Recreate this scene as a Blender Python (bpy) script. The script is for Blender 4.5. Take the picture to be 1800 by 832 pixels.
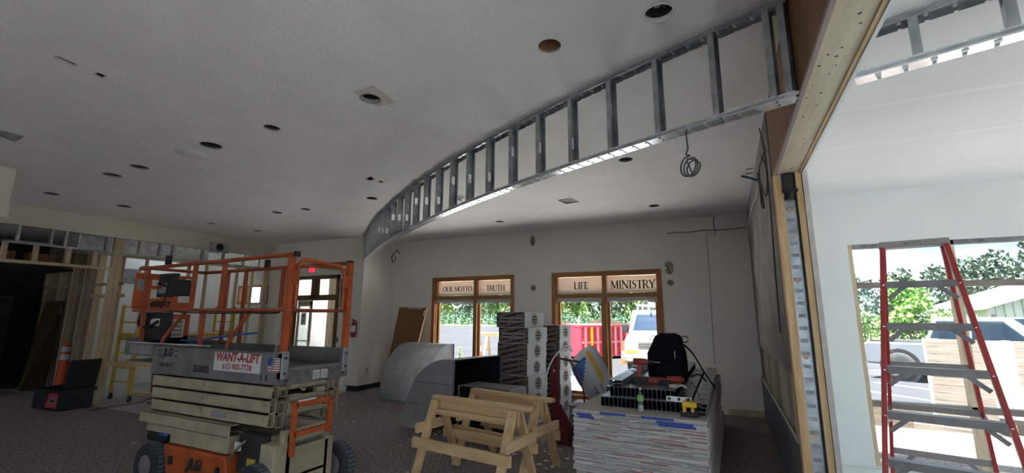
import bpy, math, random
from mathutils import Vector, Matrix
from mathutils.geometry import delaunay_2d_cdt
for o in list(bpy.data.objects): bpy.data.objects.remove(o)
S = bpy.context.scene; COL = S.collection
PI = math.pi; rnd = random.Random(7)
# ------------------------------------------------------------- camera
FPX, YAW, PIT, ROL, EYE = 779.66, -.447059, .178357, .004135, 1.65
def _axes():
    w = Vector((math.sin(YAW)*math.cos(PIT), math.cos(YAW)*math.cos(PIT), math.sin(PIT)))
    r = Vector((math.cos(YAW), -math.sin(YAW), 0)); u = r.cross(w)
    c, s = math.cos(ROL), math.sin(ROL)
    return c*r+s*u, -s*r+c*u, w
CR, CU, CW = _axes(); CP = Vector((0, 0, EYE))
cam_d = bpy.data.cameras.new('camera'); cam = bpy.data.objects.new('camera', cam_d); COL.objects.link(cam)
cam_d.sensor_width = 36; cam_d.sensor_fit = 'HORIZONTAL'; cam_d.lens = 36*FPX/1800; cam_d.clip_end = 600; cam_d.clip_start = .05
m3 = Matrix((CR, CU, -CW)).transposed(); cam.matrix_world = Matrix.Translation(CP) @ m3.to_4x4()
S.camera = cam
# ------------------------------------------------------------- world, sun, exposure
vs = S.view_settings; vs.view_transform = 'Standard'; vs.look = 'None'; vs.gamma = 1; vs.use_curve_mapping = False
vs.exposure = EXPOSURE = 2.42
wd = bpy.data.worlds.new('sky'); S.world = wd; wd.use_nodes = True
nt = wd.node_tree; nt.nodes.clear()
def wn(t, **k):
    n = nt.nodes.new(t)
    for a, b in k.items(): setattr(n, a, b)
    return n
wo = wn('ShaderNodeOutputWorld'); wb = wn('ShaderNodeBackground'); tc = wn('ShaderNodeTexCoord')
nz = wn('ShaderNodeTexNoise'); nz.inputs['Scale'].default_value = 3.2; nz.inputs['Detail'].default_value = 6; nz.inputs['Roughness'].default_value = .55
mp = wn('ShaderNodeMapping'); mp.inputs['Scale'].default_value = (1, 1, 3.2); mp.inputs['Location'].default_value = (.3, .1, .35)
cr = wn('ShaderNodeValToRGB'); cr.color_ramp.elements[0].position = .42; cr.color_ramp.elements[1].position = .64
cr.color_ramp.elements[0].color = (.36, .62, .88, 1); cr.color_ramp.elements[1].color = (1, .99, .97, 1)
nt.links.new(tc.outputs['Generated'], mp.inputs[0]); nt.links.new(mp.outputs[0], nz.inputs['Vector'])
nt.links.new(nz.outputs['Fac'], cr.inputs[0]); nt.links.new(cr.outputs[0], wb.inputs['Color']); nt.links.new(wb.outputs[0], wo.inputs[0])
wb.inputs['Strength'].default_value = SKY = .47
sd = bpy.data.lights.new('sun', 'SUN'); sun = bpy.data.objects.new('sun', sd); COL.objects.link(sun)
sd.energy = 9.0; sd.angle = math.radians(3); sd.color = (1, .955, .89)
sun.rotation_euler = Vector((.10, .16, -1)).to_track_quat('-Z', 'Y').to_euler()
S.cycles.use_denoising = True; S.cycles.max_bounces = 10; S.cycles.diffuse_bounces = 6; S.cycles.glossy_bounces = 4
S.cycles.transparent_max_bounces = 16; S.cycles.caustics_reflective = False; S.cycles.caustics_refractive = False
S.cycles.sample_clamp_indirect = 8
# ------------------------------------------------------------- pixel -> point on a plane of the place
def ray(px, py): return CW + CR*((px-900)/FPX) - CU*((py-416)/FPX)
def _at(px, py, ax, v):
    d = ray(px, py); t = (v-CP[ax])/d[ax]; return CP + d*t
def atz(px, py, z=0.): return _at(px, py, 2, z)
def atx(px, py, x): return _at(px, py, 0, x)
def aty(px, py, y): return _at(px, py, 1, y)
def atd(px, py, dist):
    d = ray(px, py); return CP + d*(dist/math.hypot(d.x, d.y))
# ------------------------------------------------------------- mesh helpers
class MB:
    def __init__(s): s.v = []; s.f = []; s.sm = []
    def add(s, vs_, fs, smooth=False):
        n = len(s.v); s.v += [tuple(v) for v in vs_]
        for f in fs: s.f.append(tuple(i+n for i in f)); s.sm.append(smooth)
        return s
    def box(s, x0, x1, y0, y1, z0, z1):
        v = [(x, y, z) for z in (z0, z1) for y in (y0, y1) for x in (x0, x1)]
        return s.add(v, [(0,2,3,1),(4,5,7,6),(0,1,5,4),(2,6,7,3),(0,4,6,2),(1,3,7,5)])
    def hexa(s, b, t):      # 4 bottom corners, 4 top corners, same order (ccw from above)
        return s.add(list(b)+list(t), [(3,2,1,0),(4,5,6,7),(0,1,5,4),(1,2,6,5),(2,3,7,6),(3,0,4,7)])
    def slab(s, p, th):     # quad of 4 points given a thickness along its normal
        p = [Vector(q) for q in p]; n = (p[1]-p[0]).cross(p[3]-p[0]).normalized()*th
        return s.hexa(p, [q+n for q in p])
    def bar(s, p, q, w, h, up=(0,0,1)):   # rectangular bar p->q; w across, h along 'up'
        p, q, up = Vector(p), Vector(q), Vector(up); d = (q-p).normalized()
        x = d.cross(up)
        if x.length < 1e-4: x = d.cross(Vector((0,1,0)))
        x.normalize(); y = x.cross(d); x *= w/2; y *= h/2
        return s.hexa([p-x-y, p+x-y, p+x+y, p-x+y], [q-x-y, q+x-y, q+x+y, q-x+y])
    def tube(s, pts, r, n=8, cap=True, closed=False):
        pts = [Vector(p) for p in pts]; N = len(pts); rings = []; ref = None
        for i, p in enumerate(pts):
            a = pts[(i-1) % N] if (closed or i > 0) else p; b = pts[(i+1) % N] if (closed or i < N-1) else p
            d = (b-a).normalized()
            if ref is None: ref = d.cross(Vector((0,0,1)) if abs(d.z) < .9 else Vector((1,0,0))).normalized()
            ref = (ref - d*ref.dot(d)).normalized(); o = d.cross(ref)
            rr = r[i] if isinstance(r, (list, tuple)) else r
            rings.append([p + (ref*math.cos(2*PI*k/n)+o*math.sin(2*PI*k/n))*rr for k in range(n)])
        v = [q for R in rings for q in R]; f = []
        for i in range(N if closed else N-1):
            for k in range(n):
                a, b = i*n, ((i+1) % N)*n
                f.append((a+k, a+(k+1) % n, b+(k+1) % n, b+k))
        s.add(v, f, n > 5)
        if cap and not closed: s.add(rings[0], [tuple(range(n))[::-1]]); s.add(rings[-1], [tuple(range(n))])
        return s
    def cyl(s, p, q, r, n=16, r2=None): return s.tube([p, q], [r, r if r2 is None else r2], n)
    def lathe(s, prof, o=(0,0,0), ax=(0,0,1), n=20, caps=True):   # prof: (radius, height)
        ax = Vector(ax).normalized(); x = ax.orthogonal().normalized(); y = ax.cross(x); o = Vector(o); v = []; f = []
        for r, h in prof:
            for k in range(n): v.append(o + ax*h + (x*math.cos(2*PI*k/n)+y*math.sin(2*PI*k/n))*r)
        for i in range(len(prof)-1):
            for k in range(n): f.append((i*n+k, i*n+(k+1) % n, (i+1)*n+(k+1) % n, (i+1)*n+k))
        s.add(v, f, True)
        if caps:
            s.add(v[:n], [tuple(range(n))[::-1]]); s.add(v[-n:], [tuple(range(n))])
        return s
    def prism(s, poly, ax, d0, d1):   # poly of 2d points in the plane across axis ax ('x': (y,z), 'y': (x,z), 'z': (x,y))
        def P(a, b, d): return {'x': (d,a,b), 'y': (a,d,b), 'z': (a,b,d)}[ax]
        n = len(poly); v = [P(a, b, d0) for a, b in poly]+[P(a, b, d1) for a, b in poly]
        f = [tuple(range(n)), tuple(range(2*n-1, n-1, -1))]+[(i, n+i, n+(i+1) % n, (i+1) % n) for i in range(n)]
        return s.add(v, f)
    def xf(s, M, start=0):
        for i in range(start, len(s.v)): s.v[i] = tuple(M @ Vector(s.v[i]))
        return s
    def mesh(s, name, m):
        me = bpy.data.meshes.new(name); me.from_pydata(s.v, [], s.f)
        if any(s.sm): me.polygons.foreach_set('use_smooth', s.sm)
        import bmesh
        b = bmesh.new(); b.from_mesh(me); bmesh.ops.delete(b, geom=[v for v in b.verts if not v.link_faces], context='VERTS'); bmesh.ops.recalc_face_normals(b, faces=b.faces); b.to_mesh(me); b.free()
        me.materials.append(m if not isinstance(m, str) else MAT[m]); me.update(); return me
    def build(s, name, m, parent=None, bevel=0):
        o = bpy.data.objects.new(name, s.mesh(name, m)); COL.objects.link(o)
        if parent: o.parent = parent
        if bevel:
            b = o.modifiers.new('bevel', 'BEVEL'); b.width = bevel; b.segments = 2; b.limit_method = 'ANGLE'; b.angle_limit = .7
        return o
def link(name, me, parent=None, loc=(0,0,0), rz=0):
    o = bpy.data.objects.new(name, me); COL.objects.link(o); o.location = loc; o.rotation_euler.z = rz
    if parent: o.parent = parent
    return o
def box(name, m, b, parent=None, bevel=0): return MB().box(*b).build(name, m, parent, bevel)
def tag(o, label, cat, group=None):
    o['label'] = label; o['category'] = cat
    if group: o['group'] = group
    return o
def struct(o): o['kind'] = 'structure'; return o
def thing(name, label, cat, loc=(0,0,0), rz=0, group=None):
    o = bpy.data.objects.new(name, None); COL.objects.link(o); o.location = loc; o.rotation_euler = (0,0,rz); o.empty_display_size = .1
    return tag(o, label, cat, group)
def dup(o, parent=None):
    c = o.copy(); COL.objects.link(c); c.parent = parent
    for ch in list(o.children): dup(ch, c)
    return c
def catmull(p, n=6):
    p = [Vector(q) for q in p]; out = []
    for i in range(len(p)-1):
        a, b, c, d = p[max(i-1,0)], p[i], p[i+1], p[min(i+2,len(p)-1)]
        for k in range(n):
            t = k/n; out.append(.5*((2*b)+(c-a)*t+(2*a-5*b+4*c-d)*t*t+(3*b-a-3*c+d)*t**3))
    return out+[p[-1]]
def arcpts(c, r, a0, a1, n, plane='xz'):
    out = []
    for k in range(n+1):
        a = a0+(a1-a0)*k/n; q = Vector(c)
        if plane == 'xz': q += Vector((math.cos(a)*r, 0, math.sin(a)*r))
        elif plane == 'yz': q += Vector((0, math.cos(a)*r, math.sin(a)*r))
        else: q += Vector((math.cos(a)*r, math.sin(a)*r, 0))
        out.append(q)
    return out
def sheet(name, m, outer, holes, P, parent=None):   # flat sheet with holes; P maps 2d -> 3d
    vs_ = []; es = []
    for loop in [outer]+holes:
        n = len(vs_); vs_ += [Vector(q) for q in loop]; es += [(n+i, n+(i+1) % len(loop)) for i in range(len(loop))]
    V, E_, F_, *_ = delaunay_2d_cdt(vs_, es, [], 0, 1e-6)
    def inside(pt, L):
        c = False; j = len(L)-1
        for i in range(len(L)):
            if (L[i][1] > pt.y) != (L[j][1] > pt.y) and pt.x < (L[j][0]-L[i][0])*(pt.y-L[i][1])/(L[j][1]-L[i][1])+L[i][0]: c = not c
            j = i
        return c
    b = MB(); fs = []
    for f in F_:
        ce = sum((V[i] for i in f), Vector((0,0)))/len(f)
        if inside(ce, outer) and not any(inside(ce, h) for h in holes): fs.append(f)
    b.add([P(q) for q in V], fs); return b.build(name, m, parent)
# ------------------------------------------------------------- materials
MAT = {}
def mat(name, col, rough=.6, metal=0., var=0., scale=8., bump=0., bscale=None, stretch=None, col2=None, detail=4, spec=.5, lo=.35, hi=.65):
    m = bpy.data.materials.new(name); m.use_nodes = True; t = m.node_tree; b = t.nodes['Principled BSDF']
    b.inputs['Roughness'].default_value = rough; b.inputs['Metallic'].default_value = metal; b.inputs['Specular IOR Level'].default_value = spec
    c = (*col, 1); b.inputs['Base Color'].default_value = c
    if var or col2 or bump:
        co = t.nodes.new('ShaderNodeTexCoord'); mp = t.nodes.new('ShaderNodeMapping'); mp.inputs['Scale'].default_value = stretch or (1,1,1)
        t.links.new(co.outputs['Object'], mp.inputs[0])
        if var or col2:
            n = t.nodes.new('ShaderNodeTexNoise'); n.inputs['Scale'].default_value = scale; n.inputs['Detail'].default_value = detail
            r = t.nodes.new('ShaderNodeValToRGB'); r.color_ramp.elements[0].position = lo; r.color_ramp.elements[1].position = hi
            if col2: a, d = col2, col
            else: a, d = tuple(x*(1-var) for x in col), tuple(min(1, x*(1+var)) for x in col)
            r.color_ramp.elements[0].color = (*a, 1); r.color_ramp.elements[1].color = (*d, 1)
            t.links.new(mp.outputs[0], n.inputs['Vector']); t.links.new(n.outputs['Fac'], r.inputs[0]); t.links.new(r.outputs[0], b.inputs['Base Color'])
        if bump:
            n2 = t.nodes.new('ShaderNodeTexNoise'); n2.inputs['Scale'].default_value = bscale or scale; n2.inputs['Detail'].default_value = 3
            bp = t.nodes.new('ShaderNodeBump'); bp.inputs['Strength'].default_value = bump; bp.inputs['Distance'].default_value = .02
            t.links.new(mp.outputs[0], n2.inputs['Vector']); t.links.new(n2.outputs['Fac'], bp.inputs['Height']); t.links.new(bp.outputs[0], b.inputs['Normal'])
    MAT[name] = m; return m
def glass(name, tint=(1,1,1), refl=.06):
    m = bpy.data.materials.new(name); m.use_nodes = True; t = m.node_tree; t.nodes.clear()
    o = t.nodes.new('ShaderNodeOutputMaterial'); x = t.nodes.new('ShaderNodeMixShader'); a = t.nodes.new('ShaderNodeBsdfTransparent'); g = t.nodes.new('ShaderNodeBsdfGlossy')
    a.inputs[0].default_value = (*tint, 1); g.inputs['Roughness'].default_value = .02; x.inputs[0].default_value = refl
    t.links.new(a.outputs[0], x.inputs[1]); t.links.new(g.outputs[0], x.inputs[2]); t.links.new(x.outputs[0], o.inputs[0]); MAT[name] = m
def cloth(name, col, tr):
    m = bpy.data.materials.new(name); m.use_nodes = True; t = m.node_tree; t.nodes.clear()
    o = t.nodes.new('ShaderNodeOutputMaterial'); x = t.nodes.new('ShaderNodeMixShader'); a = t.nodes.new('ShaderNodeBsdfDiffuse'); g = t.nodes.new('ShaderNodeBsdfTranslucent')
    a.inputs[0].default_value = (*col, 1); g.inputs[0].default_value = (*col, 1); x.inputs[0].default_value = tr
    t.links.new(a.outputs[0], x.inputs[1]); t.links.new(g.outputs[0], x.inputs[2]); t.links.new(x.outputs[0], o.inputs[0]); MAT[name] = m
def emit(name, col, st):
    mat(name, col); b = MAT[name].node_tree.nodes['Principled BSDF']; b.inputs['Emission Color'].default_value = (*col, 1); b.inputs['Emission Strength'].default_value = st
def wood(name, col, dark, stretch=(9,9,.8), scale=3, rough=.6):
    mat(name, col, rough, col2=dark, scale=scale, stretch=stretch, detail=6, bump=.08, bscale=14, lo=.3, hi=.7)
mat('ceiling_paint', (.82,.815,.815), .9, bump=.55, bscale=55, var=.03, scale=2)
mat('ceiling_smooth', (.80,.81,.81), .85, var=.03, scale=1.2)
mat('wall_paint', (.82,.785,.73), .85, bump=.06, bscale=90, var=.02, scale=1.5)
mat('wall_tan', (.66,.625,.53), .85, bump=.06, bscale=90)
mat('wall_white', (.78,.80,.79), .8, var=.04, scale=1.1)
mat('wall_dim', (.62,.63,.62), .85, var=.05, scale=2)
mat('wall_board', (.30,.275,.265), .9, col2=(.22,.195,.185), scale=2.2, detail=9)
mat('wall_lower', (.13,.13,.15), .85, var=.15, scale=4)
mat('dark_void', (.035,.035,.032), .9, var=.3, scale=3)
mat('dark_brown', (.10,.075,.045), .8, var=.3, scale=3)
mat('vinyl_base', (.035,.032,.032), .5)
mat('black', (.012,.012,.014), .55)
mat('deep_black', (.004,.004,.005), .95, spec=0)
mat('black_gloss', (.01,.01,.012), .25)
mat('liner', (.008,.008,.009), .8, bump=.2, bscale=40)
mat('rubber', (.035,.037,.042), .75, var=.25, scale=20)
mat('tread', (.12,.14,.18), .8, var=.25, scale=30)
mat('carpet', (.36,.305,.29), .95, col2=(.15,.122,.117), scale=26, detail=8, bump=.5, bscale=120, lo=.36, hi=.66)
mat('subfloor', (.40,.39,.40), .85, var=.15, scale=3, stretch=(1,5,1))
mat('galv', (.42,.45,.47), .38, .85, var=.22, scale=9, detail=6)
mat('galv_bright', (.72,.76,.80), .22, .9, var=.1, scale=7)
mat('duct_metal', (.62,.65,.69), .38, .55, var=.12, scale=5, detail=6)
mat('duct_cheek', (.50,.50,.53), .5, .4, var=.12, scale=5)
mat('foil', (.7,.72,.76), .3, .9, bump=.8, bscale=9, var=.2, scale=8)
mat('deck_steel', (.30,.30,.31), .5, .6, col2=(.16,.16,.165), scale=11, detail=9)
mat('deck_side', (.24,.237,.235), .55, .2, col2=(.17,.168,.165), scale=6, detail=7)
mat('lift_orange', (.50,.10,.024), .45, var=.18, scale=7)
mat('lift_rail', (.36,.072,.026), .5, var=.2, scale=9)
mat('lift_beige', (.44,.375,.265), .5, var=.14, scale=6)
mat('bolt', (.36,.34,.30), .4, .6)
mat('label_white', (.72,.70,.68), .6)
mat('label_grey', (.42,.41,.42), .6, col2=(.2,.2,.2), scale=60)
mat('ink_dark', (.03,.03,.035), .6)
mat('ink_letter', (.022,.015,.014), .9, spec=.1)
mat('ink_red', (.42,.045,.04), .6)
mat('ink_white', (.78,.78,.78), .6)
mat('blue_print', (.03,.07,.36), .5)
mat('red_print', (.42,.08,.09), .6)
mat('yellow', (.62,.40,.05), .45, var=.12, scale=6)
mat('tool_yellow', (.8,.48,.02), .4)
mat('ladder_red', (.40,.035,.03), .45, var=.12, scale=9)
mat('ladder_grey', (.22,.21,.21), .45, .5, var=.1, scale=9)
mat('ladder_cap', (.33,.31,.30), .5)
mat('cone_orange', (.75,.10,.035), .5)
mat('cone_white', (.75,.76,.76), .5)
mat('ext_red', (.40,.02,.03), .3)
mat('maroon', (.16,.018,.03), .4, var=.1, scale=6)
mat('tool_red', (.30,.04,.03), .5)
mat('pack_black', (.006,.006,.008), .9, spec=.15, bump=.3, bscale=60)
mat('gypsum', (.62,.59,.55), .9, var=.08, scale=12)
mat('gyp_paper', (.43,.40,.37), .9, var=.1, scale=5)
mat('board_edge', (.58,.57,.54), .85, col2=(.40,.39,.38), scale=3, stretch=(.6,8,40), lo=.42, hi=.55)
mat('cardboard', (.095,.068,.060), .8)
mat('carton_white', (.66,.67,.70), .5, bump=.25, bscale=14)
mat('carton_ring', (.36,.32,.30), .8)
mat('bag_white', (.62,.64,.68), .35, bump=.5, bscale=7, var=.06, scale=5)
mat('bag_blue', (.05,.20,.55), .4)
mat('bag_yellow', (.75,.45,.06), .4)
mat('pvc', (.75,.75,.72), .4)
mat('wire_dark', (.06,.055,.055), .6)
mat('wire_blue', (.04,.09,.22), .5)
mat('strap_blue', (.03,.12,.55), .5)
mat('plastic_white', (.75,.75,.74), .4)
mat('smear', (.30,.31,.33), .5, .5, var=.2, scale=20)
mat('seam', (.83,.84,.84), .85)
mat('crumb', (.6,.6,.58), .9)
wood('pine', (.78,.55,.31), (.58,.37,.18)); wood('pine_x', (.78,.55,.31), (.62,.40,.20), (.8,9,9)); wood('pine_y', (.80,.58,.34), (.62,.42,.22), (9,.8,9))
wood('stud_wood', (.70,.57,.39), (.50,.38,.25)); wood('stud_wood_y', (.74,.62,.43), (.56,.44,.29), (9,.8,9)); wood('stud_grey', (.46,.38,.28), (.30,.24,.17))
wood('header_wood', (.66,.60,.46), (.52,.46,.33), (9,.7,9)); wood('ply', (.27,.14,.055), (.17,.085,.032), (4,4,.8)); wood('oak', (.44,.20,.068), (.30,.125,.04), (9,9,.8)); wood('oak_x', (.44,.20,.068), (.30,.125,.04), (.8,9,9))
wood('oak_dark', (.17,.095,.035), (.11,.06,.022), (.8,9,9)); wood('door_oak', (.26,.115,.038), (.19,.08,.025), (6,6,.5)); wood('slab_brown', (.085,.058,.022), (.055,.037,.014), (6,6,.5))
wood('old_wood', (.30,.255,.215), (.19,.16,.135), (.8,9,9)); wood('stud_pink', (.50,.28,.24), (.38,.18,.15)); wood('edge_mauve', (.36,.29,.28), (.27,.21,.205), (9,.7,9))
glass('window_glass', (.97,.99,.99), .03); glass('car_glass', (.10,.15,.22), .10); glass('bottle_glass', (.93,.95,.94), .14)
cloth('shade_cloth', (.60,.51,.44), .62); cloth('blind_cloth', (.52,.53,.53), .3); cloth('leaf_cloth', (.2,.4,.12), .3)
emit('exit_red', (.9,.03,.06), .22)
# ============================================================= THE SETTING
CE, YB, XR, XP, YX, XL = 3.5, 8.85, .44, -7.55, 7.79, -10.75
YR, CR_, GZ = 6.5, 3.14, -.2            # right room: window wall, ceiling; ground outside
def rects(a0, a1, z0, z1, ops):
    A = sorted({a0, a1, *[v for o in ops for v in o[:2]]}); Zs = sorted({z0, z1, *[v for o in ops for v in o[2:]]}); out = []
    for i in range(len(A)-1):
        for j in range(len(Zs)-1):
            ca, cz = (A[i]+A[i+1])/2, (Zs[j]+Zs[j+1])/2
            if not any(o[0] < ca < o[1] and o[2] < cz < o[3] for o in ops): out.append((A[i], A[i+1], Zs[j], Zs[j+1]))
    return out
def wall(name, m, ax, d0, d1, a0, a1, z0, z1, ops=()):
    b = MB()
    for p, q, r, s in rects(a0, a1, z0, z1, ops):
        b.box(p, q, d0, d1, r, s) if ax == 'y' else b.box(d0, d1, p, q, r, s)
    return struct(b.build(name, m))
struct(box('floor', 'carpet', (-16.2, 5.2, -4.2, 9.05, -.3, 0)))
struct(box('floor_subfloor_patch', 'subfloor', (-16, -8.05, 4.42, 7.78, .001, .006)))
struct(box('floor_right', 'ceiling_smooth', (.68, 5., -4, YR, .001, .008)))
# windows of the back wall: (x0, x1, z0, z1)
WIN = [(-6.35, -4.18, .06, 2.557), (-3.302, -1.082, .06, 2.557)]
def circ(c, r, n=20, ry=None): return [(c[0]+r*math.cos(2*PI*k/n), c[1]+(ry or r)*math.sin(2*PI*k/n)) for k in range(n)]
def xz(px, py): p = aty(px, py, YB); return (p.x, p.z)
WH = [(xz(936.5, 423), .055, .115), (xz(937.5, 506.5), .06, .06), (xz(1175, 467), .07, .07), (xz(1177.5, 477), .075, .08), (xz(1178.5, 497), .062, .05)]
def slot(c, a, b): return circ(c, a, 18, b)
eight = [(xz(1176, 471)[0]+x, xz(1176, 471)[1]+z) for x, z in [(-.075,.03),(-.07,.085),(-.03,.118),(.03,.118),(.065,.085),(.075,.03),(.072,-.06),(.045,-.112),(-.005,-.12),(-.055,-.10),(-.075,-.06),(-.055,-.02),(-.03,.002)]]
holes = [slot(*WH[0]), slot(*WH[1]), eight, slot(*WH[4])]
wb_ = sheet('wall_back', 'wall_paint', [(XP, 0), (XR+.02, 0), (XR+.02, CE), (XP, CE)], [[(a,c),(b,c),(b,d),(a,d)] for a, b, c, d in WIN]+holes, lambda q: (q.x, YB, q.y)); struct(wb_)
wall('wall_back_sheathing', 'stud_grey', 'y', YB+.09, YB+.2, -9.9, .66, -.3, 4., WIN)
hd = [('oval switch box cutout high on the wall between the windows', WH[0]), ('round cutout at eye height on the wall between the windows', WH[1]), ('keyhole shaped cutout beside top corner of the ministry window', ((eight[0][0]+.07, eight[0][1]-.03), .09, .125)), ('small half round cutout below the keyhole cutout', WH[4])]
for lab, (c, a, b) in hd:
    t = thing('wall_box', lab, 'wall box', (c[0], YB, c[1])); MB().box(-a*.75, a*.75, .012, .07, -b*.8, b*.8).build('box_shell', 'stud_grey', t)
    MB().tube([(-a*.4,.0,b*.5),(-a*.1,-.012,-b*.1),(a*.2,.005,-b*1.1)], .006, 6).build('cable_end', 'wire_dark', t)
    ring = MB(); n = 18
    for k in range(n):
        a0, a1 = 2*PI*k/n, 2*PI*(k+1)/n
        if k % 5 == 3: continue
        ring.bar((a*1.06*math.cos(a0), -.002, b*1.06*math.sin(a0)), (a*1.06*math.cos(a1), -.002, b*1.06*math.sin(a1)), .004, .014, (0,1,0))
    ring.build('torn_paper_edge', 'gypsum', t)
# pilaster + entrance wall
struct(box('wall_pilaster', 'wall_paint', (XP-.12, XP, YX+.12, YB+.09, 0, CE)))
ENT = (-9.93, -8.27, 0, 2.62); SMW = (-12.03, -10.80, 1.94, 2.44)
wall('wall_entrance', 'wall_paint', 'y', YX, YX+.12, -16, XP, 0, 4, [ENT, SMW])
for n_, b in (('baseboard_entrance', (-8.2, XP+.012, YX-.012, YX, 0, .11)), ('baseboard_pilaster', (XP, XP+.012, YX-.012, YB, 0, .11)), ('baseboard_back', (XP, -6.5, YB-.012, YB, 0, .10))):
    struct(box(n_, 'vinyl_base', b))
struct(box('baseboard_back_bare_strip', 'stud_wood', (-.1, XR, YB-.008, YB, 0, .11)))
# left wall: soffit above, open framing below
struct(box('wall_left_soffit', 'wall_tan', (XL-.1, XL, -4, YX, 3.15, CE+.4)))
struct(box('wall_far_left', 'wall_dim', (-16.2, -16, -4.2, 9, -.3, 4)))
RG_ADDED = [(-8.1+k*2.1, -6.1+k*2.1, .05, 2.9) for k in (2,3)]+[(-10.3,-9.1,.05,2.4), (-13.2,-11.4,.05,2.6)]  # unseen rear openings, added to bring more daylight indoors
wall('wall_rear', 'wall_paint', 'y', -4.2, -4, -16, .5, -.3, 4, RG_ADDED)
struct(box('wall_near_left', 'wall_tan', (-8.6, -8.136, -4, 2.18, 2.86, CE)))
struct(box('wall_near_left_lower', 'wall_white', (-8.62, -8.22, -4, 2.12, 0, 2.86)))
# ---- ceilings with the open holes cut through
def hole_at(px, py, hw, z=CE):
    a, b = atz(px-hw, py, z), atz(px+hw, py, z); c = atz(px, py, z); return c, (b-a).length/2
CAN = [(197,308,14),(245,294,14),(90,341,11),(218,363,11.5),(478,225,10),(487,374,8.5),(537,368,8),(372,393,7),(452,406,6.5),(654,349,9.5),(878,390,7.5),(1150,362,9),(1100,281,12)]
BIG = {'dark can housing in ceiling beside the white blank cover': (371,256,17), 'open round hole showing brown wood above ceiling': (966,81,20), 'large metal light can with clear rim near the steel studs': (1158,23,25), 'light can in a square drywall patch plate': (652,173,17)}
ch = []; cans = []
for q in CAN: c, r = hole_at(*q); r = min(max(r, .075), .105); cans.append((None, c, r)); ch.append(circ(c, r))
for lab, q in BIG.items(): c, r = hole_at(*q); cans.append((lab, c, r)); ch.append(circ(c, r))
def quadhole(px): return [tuple(atz(x, y, CE)[:2]) for x, y in px]
RH = [[(94,100),(101,98),(136,113),(130,116)], [(163,130),(172,127),(188,133),(180,138)], [(641,315),(652,310),(660,316),(650,318)], [(663,320),(669,317),(675,320),(669,322)], [(1311,297),(1325,294),(1325,296),(1311,299)], [(1310,305),(1324,302.5),(1324,305),(1310,307)]]
RHW = [quadhole(q) for q in RH]
arcX = lambda x: 2.96563-.37167*x+.0333487*x*x-.00029139*x**3
struct(sheet('ceiling', 'ceiling_paint', [(-16, -4), (XR+.01, -4), (XR+.01, YB), (-16, YB)], ch+RHW, lambda q: (q.x, q.y, CE)))
struct(box('ceiling_right', 'ceiling_smooth', (.655, 5, -4, YR, CR_, CR_+.05)))
struct(box('roof_main', 'dark_void', (-16.3, .66, -4.3, 9.15, 3.95, 4.05)))
struct(box('roof_right', 'dark_void', (.6, 5.3, -4.3, YR+.25, 3.9, 4.0)))
# ---- right wall (old board with the strip cut out), header and jamb of the wide opening
YJ = 4.3
wr = struct(box('wall_right', 'wall_board', (XR, XR+.014, YJ+.13, YB, 1.19, CE)))
struct(box('wall_right_lower', 'wall_lower', (XR, XR+.014, YJ+.13, YB, 0, .652)))
struct(box('wall_right_cavity_back', 'stud_grey', (XR+.16, XR+.18, YJ+.1, YB+.2, 0, 4)))
struct(box('wall_right_edge', 'gypsum', (XR-.004, XR+.014, YJ+.13, 8.62, .648, .664)))
for i, y in enumerate((8.5, 8.05, 7.65, 7.28, 7.0, 6.62, 6.2, 5.75, 5.4, 5.05, 4.72)):
    s_ = MB().box(XR+.02, XR+.15, -.019, .019, 0, 3.45).build('trim_wall_stud', 'stud_wood' if i % 3 else 'stud_grey'); s_.location.y = y; struct(s_)
hdr = struct(MB().box(XR+.03, .632, -4, YJ, 2.87, CE+.3).build('trim_header', 'header_wood'))
MB().box(XR+.008, XR+.03, -4, YJ, 2.86, 2.885).build('board_edge', 'edge_mauve', hdr)
MB().box(XR+.012, XR+.03, -4, YJ+.13, 2.885, CE+.3).build('plywood_face', 'ply', hdr)
MB().box(.634, .652, -4, YJ, 2.862, 2.9).build('thin_lip', 'pine_y', hdr)
MB().box(.655, .672, -4, YJ, 2.855, CR_).build('drywall_face', 'wall_white', hdr)
for i in range(26):
    x, y = .48+rnd.random()*.13, 1.2+rnd.random()*3
    MB().cyl((x, y, 2.8695), (x, y, 2.8701), .004+.004*rnd.random(), 8).build('nail_head', 'ink_dark', hdr)
jb = struct(box('trim_jamb', 'pine', (XR+.005, .505, YJ, YJ+.13, 0, 2.87)))
MB().box(.503, .592, YJ+.045, YJ+.055, 0, 2.87).build('steel_stud', 'galv', jb)
MB().box(.501, .505, YJ+.012, YJ+.05, 0, 2.87).build('steel_flange', 'galv', jb)
MB().box(.590, .602, YJ+.02, YJ+.1, 0, 2.87).build('gap_shade', 'black', jb)  # black strip painting the shade of the gap beside the steel stud
MB().box(.603, .648, YJ+.0, YJ+.13, 0, 2.87).build('inner_stud', 'pine', jb)
MB().box(.503, .648, YJ+.06, YJ+.13, 0, 2.87).build('backing_stud', 'stud_grey', jb)
for px, py in ((1391,369),(1404,494),(1416,628),(1429,768)):
    z = aty(px, py, YJ+.045).z; MB().lathe([(.019,0),(.019,.002)], (.545, YJ+.044, z), (0,-1,0), 14).build('knockout', 'pine', jb)
for k in range(46):
    z = .3+k*.05
    if k % 2: MB().box(.515+.01*rnd.random(), .575, YJ+.0445, YJ+.0449, z, z+.03).build('glue_smear', 'smear', jb)
t = thing('sensor_box', 'black plastic motor box fixed at the top of the timber jamb', 'device', (.545, YJ+.02, 2.62))
MB().box(-.045, .04, -.04, .02, .1, .24).build('housing', 'black', t, .006); MB().box(-.05, .065, -.045, .02, .075, .1).build('flange', 'black_gloss', t)
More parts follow.
